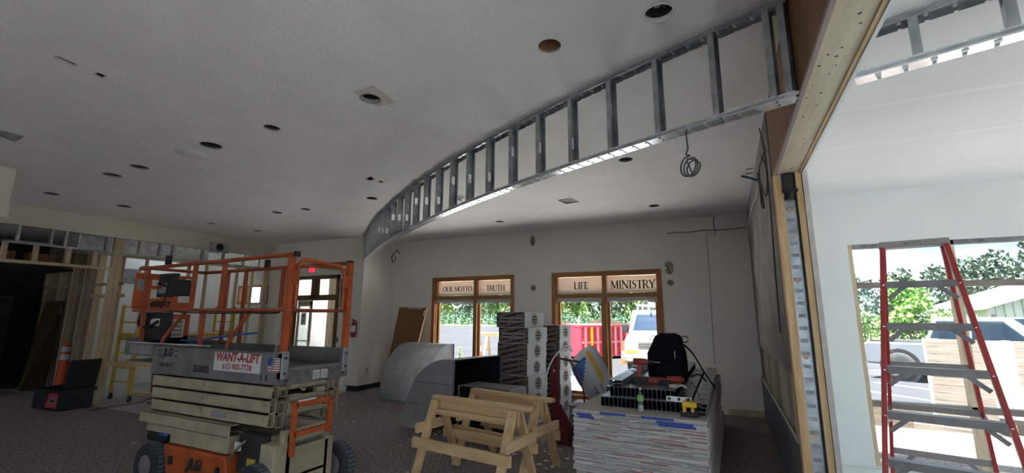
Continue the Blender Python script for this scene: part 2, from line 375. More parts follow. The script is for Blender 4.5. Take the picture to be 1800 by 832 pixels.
MB().lathe([(.038,0),(.04,.03),(.032,.06)], (0,-.02,.005), (0,0,1), 14).build('lens', 'black_gloss', t); MB().tube([(.01,-.02,.24),(.03,-.03,.262),(.045,-.02,.25)], .004, 6).build('lead_wire', 'wire_dark', t)
MB().box(-.065, -.03, -.03, .02, .18, .25).build('metal_bracket', 'galv_bright', t)
# right room
struct(box('wall_right_room_side', 'wall_white', (.655, .69, YJ, YR, 0, CR_)))
struct(MB().box(.652, .69, YJ-.012, YJ+.005, 0, 2.87).build('trim_drywall_edge', 'gypsum'))
RW = (1.36, 4.4, .035, 2.515)
wall('wall_right_room_window', 'wall_white', 'y', YR, YR+.2, .655, 5, -.3, 4, [RW])
struct(box('wall_right_room_outer', 'stud_grey', (.60, .66, YR, YB+.2, -.3, 4)))
SW_ADDED = [(-3.0, -1.4, .05, 2.45), (-.3, 1.5, .05, 2.45), (3.2, 5.3, .05, 2.45)]  # unseen side openings, added to light the rooms
wall('wall_right_room_added_glazing', 'wall_white', 'x', 4.95, 5.15, -4.2, YR+.2, -.3, 4, SW_ADDED)
wall('wall_right_room_rear', 'wall_white', 'y', -4.2, -4., .5, 5.15, -.3, 4, [(1.2, 4.4, .1, 2.7)])  # unseen rear opening, likewise added for daylight
MB().box(.69, RW[0]+2, YR-.6, YR-.003, .008, .012).build('sheet_paper', 'plastic_white')
tag(bpy.data.objects['sheet_paper'], 'pale floor covering sheet under the ladder window', 'floor sheet')
# daylight portals in the openings
def portal(c, sx, sz, d):
    l = bpy.data.lights.new('daylight_portal', 'AREA'); l.shape = 'RECTANGLE'; l.size = sx; l.size_y = sz; l.cycles.is_portal = True
    o = bpy.data.objects.new('daylight_portal', l); COL.objects.link(o); o.location = c; o.rotation_euler = Vector(d).to_track_quat('-Z', 'Y').to_euler()
for a, b, c, d in WIN: portal(((a+b)/2, YB+.22, (c+d)/2), b-a, d-c, (0,-1,0))
portal(((RW[0]+RW[1])/2, YR+.22, 1.27), RW[1]-RW[0], 2.5, (0,-1,0))
for a, b, c, d in SW_ADDED: portal((5.17, (a+b)/2, 1.52), b-a, d-c, (-1,0,0))
portal((2.8, -4.22, 1.4), 3.2, 2.6, (0,1,0)); portal((-1.85, -4.22, 1.47), 4.1, 2.85, (0,1,0)); portal((-9.7, -4.22, 1.22), 1.2, 2.35, (0,1,0)); portal((-12.3, -4.22, 1.32), 1.8, 2.55, (0,1,0))
# ---- ceiling fittings
for lab, c, r in cans:
    g = None
    if lab is None:
        right = c.y > arcX(c.x)
        lab, g = ('empty round light hole in the ceiling between the curved steel frame and the windows', 'open light holes near the windows') if right else ('empty round light hole in the textured ceiling left of the curved steel frame', 'open light holes in the main ceiling')
    t = thing('light_can', lab, 'ceiling light', (c.x, c.y, CE), 0, g)
    MB().lathe([(r*1.0,.001),(r*1.0,.13),(.002,.131)], n=20, caps=False).build('housing', 'ply' if 'brown' in lab else 'dark_void', t)
    if 'rim' in lab or 'patch' in lab: MB().lathe([(r*1.13,-.002),(r*1.13,-.006),(r*.97,-.006),(r*.97,.03)], n=24, caps=False).build('rim', 'plastic_white' if 'rim' in lab else 'label_grey', t)
    else: MB().lathe([(r*1.005,.0),(r*1.02,-.0015),(r*.985,.012)], n=20, caps=False).build('cut_edge', 'gypsum', t)
    if 'rim' in lab or 'patch' in lab or 'dark' in lab:
        MB().box(-r*.3, r*.1, -r*.5, r*.2, .05, .12).build('junction_box', 'galv', t); MB().tube([(r*.3,-r*.4,.12),(r*.4,0,.03),(r*.1,r*.5,.1)], .008, 6).build('wire', 'wire_dark', t)
c = atz(652,173,CE)
pq = [atz(x, y, CE-.003) for x, y in ((619,162),(655,150),(697,180),(663,188))]
pp = sheet('patch_plate', 'gypsum', [tuple(p[:2]) for p in pq], [circ(c, hole_at(652,173,17)[1]*1.0)], lambda q: (q.x, q.y, CE-.003)); tag(pp, 'square drywall patch plate around a light can on the ceiling', 'patch')
c, r = hole_at(335,269,24); t = thing('blank_cover', 'round pale blank cover plate on the ceiling beside a light can', 'cover plate', (c.x, c.y, CE)); MB().lathe([(r,-.001),(r*.96,-.012),(r*.2,-.016)], n=28).build('plate', 'plastic_white', t); MB().lathe([(.012,-.014),(.012,-.019)], n=8).build('screw', 'galv', t)
for lab, q in (('long ragged slot cut in the ceiling at upper left', RHW[0]), ('small ragged square cut in ceiling next to the long slot', RHW[1]), ('small dark box cutout beyond the patch plate, larger of two', RHW[2]), ('small dark box cutout beyond the patch plate, smaller of two', RHW[3]), ('narrow slit in the ceiling above the blue cable, upper one', RHW[4]), ('narrow slit in the ceiling above the blue cable, lower one', RHW[5])):
    b = MB().hexa([(x, y, CE+.05) for x, y in q], [(x, y, CE+.06) for x, y in q]); t = thing('ceiling_cutout', lab, 'cutout', (q[0][0], q[0][1], CE))
    b.xf(Matrix.Translation((-q[0][0], -q[0][1], -CE))); b.build('dark_backing', 'dark_void', t)
    e = MB()
    for i in range(4):
        a, d = Vector((*q[i],0)), Vector((*q[(i+1) % 4],0)); e.bar(a-Vector((*q[0],-.003)), d-Vector((*q[0],-.003)), .008, .012)
    e.build('torn_edge', 'gypsum', t)
def vent(pxs, lab):
    q = [atz(x, y, CE-.001) for x, y in pxs]; t = thing('air_vent', lab, 'vent', q[0]); o = q[0]; fr = MB()
    for i in range(4): fr.bar(q[i]-o, q[(i+1) % 4]-o, .03, .016)
    fr.build('frame', 'label_grey', t); MB().slab([p-o+Vector((0,0,.012)) for p in q], .003).build('dark_backing', 'dark_void', t)
    for k in range(1, 9):
        s_ = k/9; a = q[0].lerp(q[1], s_)-o; b = q[3].lerp(q[2], s_)-o; MB().bar(a, b, .022, .004, (.5,0,1)).build('slat', 'label_grey', t)
vent([(-14,232),(6,231),(39,239),(24,247)], 'slatted air vent in the ceiling at the left edge of photo')
vent([(982,352),(1003,349),(1016,355),(995,358)], 'slatted air vent in the ceiling beyond the curved frame')
c = atz(809,347,CE); t = thing('smoke_detector', 'white round smoke detector seen between the soffit studs', 'smoke detector', (c.x, c.y, CE)); MB().lathe([(.07,0),(.07,-.02),(.055,-.045),(.02,-.05)], n=18).build('base', 'plastic_white', t); MB().lathe([(.03,-.046),(.028,-.056)], n=12).build('sensor_cap', 'label_grey', t)
# ---- window units of the back wall
def letters(txt, cx, cz, h, y, m, parent, name='lettering'):    # serif capitals made of strokes
    G = {'O': (.86, None), 'U': (.78, [((.12,1),(.12,.3),.13,'s'),((.66,1),(.66,.3),.06,'s')]), 'R': (.74, [((.14,0),(.14,1),.13,'se'),((.36,.48),(.68,0),.12,'e')]),
         'M': (1.0, [((.13,0),(.13,1),.06,'se'),((.85,0),(.85,1),.13,'se'),((.15,1),(.5,.05),.12,''),((.5,.05),(.83,1),.06,'')]), 'T': (.70, [((.35,0),(.35,1),.13,'s'),((.03,.97),(.67,.97),.06,'v')]),
         'H': (.86, [((.15,0),(.15,1),.13,'se'),((.71,0),(.71,1),.13,'se'),((.15,.52),(.71,.52),.05,'')]), 'L': (.62, [((.15,0),(.15,1),.13,'se'),((.15,.03),(.58,.03),.06,'v')]), 'I': (.36, [((.18,0),(.18,1),.13,'se')]),
         'F': (.60, [((.15,0),(.15,1),.13,'se'),((.15,.97),(.55,.97),.06,'v'),((.15,.52),(.44,.52),.05,'')]), 'E': (.64, [((.15,0),(.15,1),.13,'se'),((.15,.97),(.58,.97),.06,'v'),((.15,.52),(.46,.52),.05,''),((.15,.03),(.6,.03),.06,'v')]),
         'N': (.88, [((.14,0),(.14,1),.06,'se'),((.74,0),(.74,1),.06,'e'),((.12,1),(.74,.02),.13,'')]), 'S': (.60, None), 'Y': (.76, [((.38,0),(.38,.48),.13,'s'),((.06,1),(.38,.45),.12,'e'),((.70,1),(.38,.45),.06,'s')]), ':': (.30, None), ' ': (.42, [])}
    widths = [G[c][0] for c in txt]; tot = sum(widths)*h; x = cx-tot/2
    def ribbon(b, pts, ws):
        n = len(pts); L = []; R_ = []
        for i in range(n):
            a = Vector(pts[max(i-1,0)]); c_ = Vector(pts[min(i+1,n-1)]); d = (c_-a).normalized(); nn = Vector((-d.y, d.x))*ws[i]*.68; p = Vector(pts[i]); L.append(p+nn); R_.append(p-nn)
        b.add([(q.x, 0, q.y) for q in L+R_], [(i, i+1, n+i+1, n+i) for i in range(n-1)])
    for c, w_ in zip(txt, widths):
        if c == ' ': x += w_*h; continue
        b = MB()
        if c == 'O': ribbon(b, [(.43+.36*math.cos(a), .5+.5*math.sin(a)) for a in [2*PI*k/28 for k in range(29)]], [.05+.085*abs(math.cos(2*PI*k/28)) for k in range(29)])
        elif c == 'S': ribbon(b, [(.50,.80),(.44,.93),(.30,.98),(.16,.90),(.12,.76),(.20,.62),(.34,.52),(.46,.40),(.49,.24),(.42,.09),(.27,.02),(.13,.08),(.09,.24)], [.05,.05,.06,.08,.11,.13,.14,.13,.11,.08,.06,.05,.05])
        elif c == ':':
            for z in (.12,.55): b.add([(.1,0,z-.07),(.24,0,z-.07),(.24,0,z+.07),(.1,0,z+.07)], [(0,1,2,3)])
        else:
            for p, q, w2, fl in G[c][1]:
                ribbon(b, [p, q], [w2, w2])
                for e, k in ((p,'s'),(q,'e')):
                    if k in fl: ribbon(b, [(e[0]-.13, e[1]), (e[0]+.13, e[1])], [.045,.045])
                if 'v' in fl:
                    for e in (p, q):
                        if abs(e[0]-.15) > .05: s1 = -1 if e[1] > .5 else 1; ribbon(b, [(e[0], e[1]), (e[0], e[1]+s1*.2)], [.04,.02])
            if c == 'R': ribbon(b, [(.14,.97),(.36,.98),(.52,.9),(.57,.75),(.52,.58),(.36,.49),(.14,.49)], [.05,.05,.09,.13,.09,.05,.05])
            if c == 'U': ribbon(b, [(.12,.32),(.16,.12),(.30,.02),(.42,.01),(.56,.06),(.64,.18),(.66,.32)], [.13,.12,.09,.07,.06,.06,.06])
        b.xf(Matrix.Translation((x, y, cz-h/2)) @ Matrix.Scale(h, 4)); b.build('letter', m, parent); x += w_*h
def window_unit(n, w, xm, txts):
    x0, x1, z0, z1 = w; root = struct(MB().box(x0, x0+.085, YB-.025, YB+.02, z0, z1).build('window_%d' % n, 'oak'))
    P = lambda nm, m, *b: MB().box(*b).build(nm, m, root)
    P('side_casing', 'oak', x1-.085, x1, YB-.025, YB+.02, z0, z1); P('head_casing', 'oak_x', x0+.085, x1-.085, YB-.025, YB+.02, z1-.085, z1); P('sill', 'oak_x', x0, x1, YB-.05, YB+.1, z0, z0+.07)
    P('jamb', 'oak', x0+.07, x0+.1, YB+.02, YB+.2, z0, z1-.05); P('jamb', 'oak', x1-.1, x1-.07, YB+.02, YB+.2, z0, z1-.05); P('head_jamb', 'oak_x', x0+.07, x1-.07, YB+.02, YB+.2, z1-.09, z1-.06)
    P('mullion', 'oak', xm-.04, xm+.04, YB+.01, YB+.2, z0, z1-.08); P('transom_bar', 'oak_x', x0+.09, x1-.09, YB+.005, YB+.2, 2.03, 2.115)
    for i, (a, b) in enumerate(((x0+.1, xm-.04), (xm+.04, x1-.1))):
        P('sash', 'oak', a, a+.05, YB+.09, YB+.14, z0+.07, 2.03); P('sash', 'oak', b-.05, b, YB+.09, YB+.14, z0+.07, 2.03); P('bottom_rail', 'oak_x', a, b, YB+.09, YB+.14, z0+.07, z0+.13)
        MB().box(a, b, YB+.115, YB+.121, z0+.1, 2.03).build('pane', 'window_glass', root)
        MB().box(a, b, YB+.16, YB+.166, 2.115, z1-.09).build('pane', 'window_glass', root)
        sh = MB().box(a+.01, b-.01, YB+.118, YB+.121, 2.125, z1-.1).build('transom_shade', 'shade_cloth', root)
        letters(txts[i][0], a+(b-a)*txts[i][1], 2.285+.0*i, txts[i][2], YB+.115, 'ink_letter', sh)
        bl = MB().box(a+.005, b-.005, YB+.03, YB+.07, 1.97, 2.03).build('blind_stack', 'blind_cloth', root)
        for k in range(3): MB().box(a+.004, b-.004, YB+.026, YB+.06, 1.935+.02*k, 1.947+.02*k).build('blind_slat', 'blind_cloth', bl)
xm1 = aty(834,560,YB).x; xm2 = aty(1063,560,YB).x
window_unit(1, WIN[0], xm1, (('OUR MOTTO:', .52, .116), ('TRUTH', .5, .125)))
window_unit(2, WIN[1], xm2, (('LIFE', .52, .14), ('MINISTRY', .52, .16)))
# right room window
rw = struct(MB().box(RW[0], RW[1], YR+.04, YR+.13, RW[3]-.05, RW[3]).build('window_3', 'deck_steel')); P = lambda nm, m, *b: MB().box(*b).build(nm, m, rw)
xmr = aty(1672,470,YR+.08).x
P('sill', 'stud_wood_y', RW[0], RW[1], YR+.0, YR+.14, RW[2], RW[2]+.055); P('side_frame', 'stud_wood', RW[0], RW[0]+.045, YR+.02, YR+.15, RW[2], RW[3])
P('mullion', 'stud_wood', xmr-.04, xmr+.04, YR+.04, YR+.13, RW[2], RW[3]); P('mullion', 'stud_wood', xmr+1.25, xmr+1.33, YR+.04, YR+.13, RW[2], RW[3])
for z in (aty(1510,502,YR+.08).z, aty(1530,708,YR+.08).z): P('transom_bar', 'old_wood', RW[0], RW[1], YR+.04, YR+.13, z-.035, z+.03)
for a, b in ((RW[0]+.045, xmr-.04), (xmr+.04, xmr+1.25)): MB().box(a, b, YR+.085, YR+.09, RW[2]+.05, RW[3]-.05).build('pane', 'window_glass', rw)
for i, (a, b, c, d) in enumerate(SW_ADDED):
    o = struct(MB().box(5.02, 5.08, (a+b)/2-.03, (a+b)/2+.03, c, d).build('window_%d' % (4+i), 'deck_steel')); MB().box(5.045, 5.05, a, b, c, d).build('pane', 'window_glass', o)  # side windows added out of view to let daylight in

for i, (a, b, c, d) in enumerate(RG_ADDED):
    o = struct(MB().box((a+b)/2-.03, (a+b)/2+.03, -4.13, -4.07, c, d).build('window_%d' % (9+i), 'deck_steel')); MB().box(a, b, -4.105, -4.1, c, d).build('pane', 'window_glass', o)  # rear windows added out of view for their daylight

for i, (px, py) in enumerate(((1416,322),(1416,268),(1416,205))):
    y = atz(px, py, CR_).y; struct(box('trim_ceiling_seam_%d' % i, 'seam', (.69, 4.95, y-.03, y+.03, CR_-.001, CR_)))
# ============================================================= CURVED STEEL SOFFIT FRAME
def arc_samples(x0, x1, step):
    out = []; x = x0
    while x < x1:
        d = (arcX(x+1e-3)-arcX(x))/1e-3; out.append((x, arcX(x), math.atan2(d, 1))); x += step/math.sqrt(1+d*d)
    return out
def seg_mesh(up):       # one plate of the flexible track: web and two legs
    b = MB(); L = .089
    b.box(-L/2, L/2, -.046, .046, -.0012, .0012)
    for s in (-1, 1):
        b.box(-L/2, L/2, s*.046-.0012, s*.046+.0012, 0 if up else -.034, .034 if up else 0)
        b.box(L/2-.01, L/2+.016, s*.047-.002, s*.047+.002, *((.006,.026) if up else (-.026,-.006)))
    return b
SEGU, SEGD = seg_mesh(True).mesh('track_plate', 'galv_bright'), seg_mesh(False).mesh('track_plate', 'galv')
TAB = MB().box(-.012, .012, -.03, -.012, -.006, -.001).box(-.007, .007, .015, .03, -.006, -.001).mesh('track_tab', 'galv')
SCREW = MB().lathe([(.006,0),(.004,.004)], n=6).mesh('screw', 'galv')
def stud_mesh(h, hole, m='galv'):
    b = MB(); d = .045
    for z0, z1 in ((.002, hole-.05), (hole+.05, h)): b.box(-.001, .001, -d, d, z0, z1)
    for s in (-1, 1): b.box(-.001, .001, s*d if s < 0 else .022, -.022 if s < 0 else d, hole-.05, hole+.05); b.box(-.001, .035, s*d-.0012, s*d+.0012, .002, h); b.box(.034, .036, s*d-(.01 if s > 0 else 0), s*d+(.01 if s < 0 else 0), .002, h)
    return b.mesh('stud', m)
def soffit(label, x0, x1, zb, zt, studs, off=0):
    t = thing('soffit_frame', label, 'steel frame', (x0, arcX(x0), zb), 0)
    o = Vector((x0, arcX(x0), zb)); ms = [stud_mesh(zt-zb-.004, h) for h in (.30, .22, .38)]
    for i, (x, y, a) in enumerate(arc_samples(x0+.05, x1-.03, .104)):
        p = Vector((x, y, 0))-Vector((o.x, o.y, 0))
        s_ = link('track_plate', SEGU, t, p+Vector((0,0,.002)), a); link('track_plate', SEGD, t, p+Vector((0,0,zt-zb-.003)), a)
        if x > -4: link('track_tab', TAB, s_, (.05,0,0)); link('screw', SCREW, s_, (0,-.047,.018))
    for k, (z, s) in enumerate(((.018,-1),(.018,1),(zt-zb-.02,-1),(zt-zb-.02,1))):
        pts = []
        for x, y, a in arc_samples(x0+.02, x1-.01, .2): pts.append(Vector((x-math.sin(a)*.049*s-o.x, y+math.cos(a)*.049*s-o.y, z)))
        b = MB()
        for p, q in zip(pts, pts[1:]): b.bar(p, q, .002, .016)
        b.build('strap', 'galv', t)
    for i, x in enumerate(studs):
        d = (arcX(x+1e-3)-arcX(x))/1e-3; link('stud', ms[i % 3], t, (x-o.x, arcX(x)-o.y, 0), math.atan(d))
    return t
xs = [s[0] for s in arc_samples(-7.42, .03, .40)] ; sh_ = .027-xs[-1]; xs = [x+sh_ for x in xs if x+sh_ > -7.5]+[.33, .405]
soffit('long curved steel stud soffit frame hung below the ceiling', -7.52, .445, 2.87, CE, xs)
soffit('short steel soffit frame seen through the opening above the ladder', .69, 4.9, 2.87, CR_, [.92, 1.22, 1.6, 2.0, 2.4, 2.8, 3.2, 3.6, 4.0, 4.4])
MB().box(XP, XP+.004, YX-.05, YX+.06, 2.87, CE).build('end_plate', 'galv', None); tag(bpy.data.objects['end_plate'], 'flat steel end plate of the soffit frame on the pilaster', 'steel plate')
# ============================================================= LEFT: OPEN FRAMING
def stick(name, m, x0, x1, y0, y1, z0, z1, lab, grp=None, cat='stud'):
    o = MB().box(-(x1-x0)/2, (x1-x0)/2, -(y1-y0)/2, (y1-y0)/2, 0, z1-z0).build(name, m, None, .003); o.location = ((x0+x1)/2, (y0+y1)/2, z0); return tag(o, lab, cat, grp)
fr = thing('steel_header_frame', 'grey steel track and short studs under the left soffit', 'steel frame', (XL-.05, 2.9, 2.84))
MB().box(-.045, .045, 0, 4.8, -.002, .0).box(-.046, -.044, 0, 4.8, 0, .03).box(.044, .046, 0, 4.8, 0, .03).build('bottom_track', 'galv', fr)
MB().box(-.045, .045, 0, 4.8, .305, .308).build('top_track', 'galv', fr)
ssm = MB().box(-.04, .04, -.001, .001, 0, .305).box(.039, .041, -.001, .035, 0, .305).box(-.041, -.039, -.001, .035, 0, .305).mesh('short_stud', 'galv')
for y in (3.045,3.464,3.655,4.258,4.803,5.164,5.415,6.028,6.5,7.0,7.4): link('short_stud', ssm, fr, (0, y-2.9, 0))
for y, l in ((2.94,'leftmost'),(3.32,'second from left'),(3.75,'third from left'),(4.14,'rightmost')): stick('cripple_stud', 'stud_wood', XL-.09, XL-.01, y-.03, y+.03, 2.56, 2.835, 'short wooden cripple stud over the dark doorway, '+l)
stick('header_plate', 'stud_wood_y', XL-.1, XL, 2.3, 4.4, 2.51, 2.56, 'pale wooden header plate spanning above the dark doorway', None, 'beam')
stick('framing_post', 'stud_wood', XL-.1, XL-.005, 4.40, 4.475, .0, 3.15, 'tall pale doubled framing post behind the black tool bin, left half', None, 'post')
stick('framing_post', 'stud_wood', XL-.1, XL-.005, 4.478, 4.555, .0, 3.15, 'tall pale doubled framing post behind the black tool bin, right half', None, 'post')
stick('top_plate', 'stud_wood_y', -11.52, -11.40, 4.6, 7.72, 2.86, 2.93, 'long pale wooden top plate behind the lift', None, 'beam')
for y, l in ((5.30,'behind the orange control panel'),(6.16,'behind the middle of the lift railing'),(6.56,'right of the railing post behind the lift')): stick('wall_stud', 'stud_wood', -11.5, -11.41, y-.02, y+.02, 0, 2.86, 'pale wooden wall stud '+l)
for y, l in ((6.9,'left of the small window'),(7.29,'in front of the small window'),(7.64,'doubled, right of the small window, nearer'),(7.72,'doubled, right of the small window, farther')): stick('wall_stud', 'stud_wood', XL-.09, XL-.01, y-.02, y+.02, 0, 2.84, 'pale wooden wall stud '+l)
stick('plate_short', 'stud_wood_y', XL-.09, XL-.01, 6.85, 7.76, 2.80, 2.838, 'short wooden plate above the small window studs', None, 'beam')
# stud wall running away to the left behind the cone
struct(box('wall_inner_board', 'stud_grey', (-16, -12.95, 5.16, 5.18, 0, 3.45))); struct(box('wall_inner_drywall', 'wall_white', (-13.2, -13.1, 5.2, YX, 0, 3.4)))
for i, px in enumerate((72,84,97,108,119,130,141,152,163,186,197)):
    x = aty(px, 560, 5.05).x; stick('wall_stud', 'stud_wood' if i % 2 == 0 else 'stud_grey', x-.03-.02*(i % 2), x+.03+.02*(i % 2), 5.0, 5.12, 0, 3.3, 'rough wooden stud in the close row behind the orange post cone', 'close studs behind the orange cone')
stick('blocking', 'stud_grey', -15.4, -11.6, 4.985, 4.998, 2.28, 2.34, 'dark diagonal looking strip nailed across the close studs', None, 'strip')
stick('opening_header', 'stud_wood', -12.95, -11.75, 5.0, 5.12, 2.02, 2.10, 'wooden head of the small framed opening beside the post', None, 'beam')
box_ = MB().box(-1.25, 1.25, -.25, .25, -.19, .19).build('foil_duct', 'foil', None, .02); box_.location = (-11.85, 5.4, 3.1); box_.rotation_euler.z = PI/2; tag(box_, 'silver foil wrapped duct above the framing at left', 'duct')
t = thing('wall_vent', 'square grey return vent on the drywall behind the framing', 'vent', (-13.09, 5.694, 2.58)); MB().box(-.01, .0, -.3, .3, -.22, .22).build('frame', 'plastic_white', t); MB().box(.0, .006, -.26, .26, -.18, .18).build('louver_panel', 'label_grey', t)
for k in range(9): MB().box(.004, .012, -.26, .26, -.17+k*.04, -.155+k*.04).build('slat', 'deck_steel', t)
p = atx(387, 432, XL); t = thing('duct_collar_box', 'grey duct end box with round dark opening on the soffit', 'duct', (XL+.005, p.y, 3.2)); MB().box(0, .02, -.22, .2, -.09, .13).build('plate', 'galv', t); MB().lathe([(.09,.0),(.09,.02)], (.005,-.02,.03), (1,0,0), 20).build('round_opening', 'dark_void', t); MB().lathe([(.1,.016),(.1,.03),(.09,.03),(.09,.016)], (.005,-.02,.03), (1,0,0), 20, False).build('collar', 'galv', t)
# dark room at far left
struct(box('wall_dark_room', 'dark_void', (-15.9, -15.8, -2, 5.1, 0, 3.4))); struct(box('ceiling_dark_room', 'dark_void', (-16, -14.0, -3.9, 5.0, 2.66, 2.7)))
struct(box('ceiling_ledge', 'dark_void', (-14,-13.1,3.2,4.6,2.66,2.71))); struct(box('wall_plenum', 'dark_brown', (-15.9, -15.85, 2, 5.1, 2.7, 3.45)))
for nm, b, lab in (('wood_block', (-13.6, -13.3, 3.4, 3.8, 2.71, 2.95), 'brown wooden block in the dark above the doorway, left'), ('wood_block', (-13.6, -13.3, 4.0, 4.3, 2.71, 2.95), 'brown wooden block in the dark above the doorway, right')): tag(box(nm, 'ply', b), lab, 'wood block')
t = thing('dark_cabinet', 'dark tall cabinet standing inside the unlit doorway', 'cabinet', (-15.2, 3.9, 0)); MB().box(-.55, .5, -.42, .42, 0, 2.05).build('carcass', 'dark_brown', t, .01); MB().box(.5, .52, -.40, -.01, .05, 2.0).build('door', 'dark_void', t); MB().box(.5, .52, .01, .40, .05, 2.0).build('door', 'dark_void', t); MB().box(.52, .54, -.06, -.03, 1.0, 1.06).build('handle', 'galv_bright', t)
# leaning brown door slab
q = [atz(33,689,.0), atz(78,683,.0), aty(115,529,4.96), aty(84,530,4.96)]
t = thing('door_slab', 'dark brown door slab leaning on the studs behind the cone', 'door', q[0]); MB().slab([v-q[0] for v in q], -.045).build('panel', 'slab_brown', t); m_ = q[1].lerp(q[2], .88)-q[0]; MB().bar(m_+Vector((-.0,-.05,.1)), m_+Vector((0,-.05,-.1)), .04, .02).build('hinge_plate', 'galv_bright', t)
# ============================================================= ENTRANCE (framed glazing, vestibule)
e0, e1, _, ez = ENT
fr = struct(MB().box(e0, e0+.09, YX-.02, YX+.14, 0, ez).build('door_1', 'oak_dark')); P = lambda nm, m, *b: MB().box(*b).build(nm, m, fr)
P('side_casing', 'oak_dark', e1-.1, e1, YX-.02, YX+.14, 0, ez); P('head_casing', 'oak_dark', e0, e1, YX-.02, YX+.14, ez-.08, ez); zt = aty(550,524,YX).z; P('transom_bar', 'oak_dark', e0+.09, e1-.1, YX, YX+.12, zt-.06, zt+.07)
xm = aty(552,500,YX).x; P('transom_mullion', 'oak_dark', xm-.09, xm+.08, YX, YX+.12, zt, ez-.06); xd = aty(545,570,YX).x
for a, b in ((e0+.09, xm-.09), (xm+.08, e1-.1)): P('pane', 'window_glass', a, b, YX+.05, YX+.055, zt+.06, ez-.08)
VY = 10.4
struct(box('wall_vestibule_right', 'wall_white', (XP-.75, XP-.65, YX+.12, VY, 0, 3.4))); struct(box('wall_vestibule_left', 'wall_white', (-11.3, -11.2, YX+.12, VY, 0, 3.4))); struct(box('ceiling_vestibule', 'wall_white', (-11.3, XP-.6, YX+.12, VY, 3.0, 3.05))); struct(box('floor_vestibule', 'subfloor', (-11.3, XP-.6, YX+.12, VY, -.3, .005)))
EXD = (-11.1, -10.05, 0, 2.15); wall('wall_vestibule_back', 'wall_white', 'y', VY, VY+.15, -11.3, XP-.6, -.3, 4, [EXD, (-9.95, -8.5, 2.2, 2.9), (-9.3, -8.5, .8, 2.05)])
portal(((-9.95-8.5)/2, VY+.17, 2.5), 1.45, .7, (0,-1,0)); portal((-8.9, VY+.17, 1.4), .8, 1.2, (0,-1,0)); portal((-10.57, VY+.17, 1.1), .9, 2., (0,-1,0))
d2 = struct(MB().box(EXD[0], EXD[0]+.1, VY+.02, VY+.07, 0, 2.1).build('door_2', 'oak')); P = lambda nm, m, *b: MB().box(*b).build(nm, m, d2)
P('stile', 'oak', EXD[1]-.1, EXD[1], VY+.02, VY+.07, 0, 2.1); P('rail', 'oak_x', EXD[0], EXD[1], VY+.02, VY+.07, 2.0, 2.12); P('rail', 'oak_x', EXD[0], EXD[1], VY+.02, VY+.07, 0, .2); P('pane', 'window_glass', EXD[0]+.1, EXD[1]-.1, VY+.04, VY+.046, .2, 2.0); P('push_bar', 'galv_bright', EXD[0]+.1, EXD[1]-.08, VY-.02, VY+.0, 1.02, 1.06)
# inner door leaf standing open at the left of the opening, with two notices
a = aty(521,560,YX+.15); b = aty(545,560,YX+.15)
d3 = struct(MB().box(a.x, a.x+.05, YX+.16, YX+.2, 0, zt-.06).build('door_3', 'header_wood')); P = lambda nm, m, *q_: MB().box(*q_).build(nm, m, d3)
P('stile', 'header_wood', b.x-.06, b.x, YX+.16, YX+.2, 0, zt-.06); P('rail', 'header_wood', a.x, b.x, YX+.16, YX+.2, zt-.2, zt-.06); P('rail', 'header_wood', a.x, b.x, YX+.16, YX+.2, 0, .25); P('pane', 'window_glass', a.x+.05, b.x-.06, YX+.18, YX+.186, .25, zt-.2); P('push_bar', 'plastic_white', a.x+.02, b.x+.1, YX+.11, YX+.13, 1.02, 1.05)
np_ = aty(533,560,YX+.17); pn = P('notice', 'ink_white', np_.x-.09, np_.x+.09, YX+.176, YX+.178, 1.42, 1.72); MB().lathe([(.05,0),(.05,.001)], (np_.x, YX+.175, 1.64), (0,-1,0), 12).build('symbol', 'label_grey', pn); MB().lathe([(.05,0),(.05,.001)], (np_.x, YX+.175, 1.51), (0,-1,0), 12).build('symbol', 'label_grey', pn)
c = aty(562,532,9.4); t = thing('dome_light', 'white dome ceiling light inside the entrance vestibule', 'ceiling light', (c.x, 9.4, 3.0)); MB().lathe([(.2,-.0),(.21,-.04),(.19,-.1),(.12,-.15),(.02,-.17)], n=20).build('dome', (emit('dome_glow', (1,.97,.92), 9.), MAT['dome_glow'])[1], t); MB().lathe([(.22,0),(.22,-.03)], n=20).build('base_ring', 'galv', t)
x0, x1, z0, z1 = SMW; sw = struct(MB().box(x0, x0+.05, YX-.015, YX+.13, z0, z1).build('window_8', 'oak')); P = lambda nm, m, *b: MB().box(*b).build(nm, m, sw)
P('side_casing', 'oak', x1-.05, x1, YX-.015, YX+.13, z0, z1); P('head_casing', 'oak_x', x0, x1, YX-.015, YX+.13, z1-.04, z1); P('sill', 'oak_x', x0, x1, YX-.015, YX+.13, z0, z0+.04); P('mullion', 'oak', x0+.3, x0+.34, YX+.02, YX+.1, z0, z1); P('pane', 'window_glass', x0, x1, YX+.08, YX+.086, z0, z1)
portal(((x0+x1)/2, YX+.15, 2.2), x1-x0, .5, (0,-1,0))
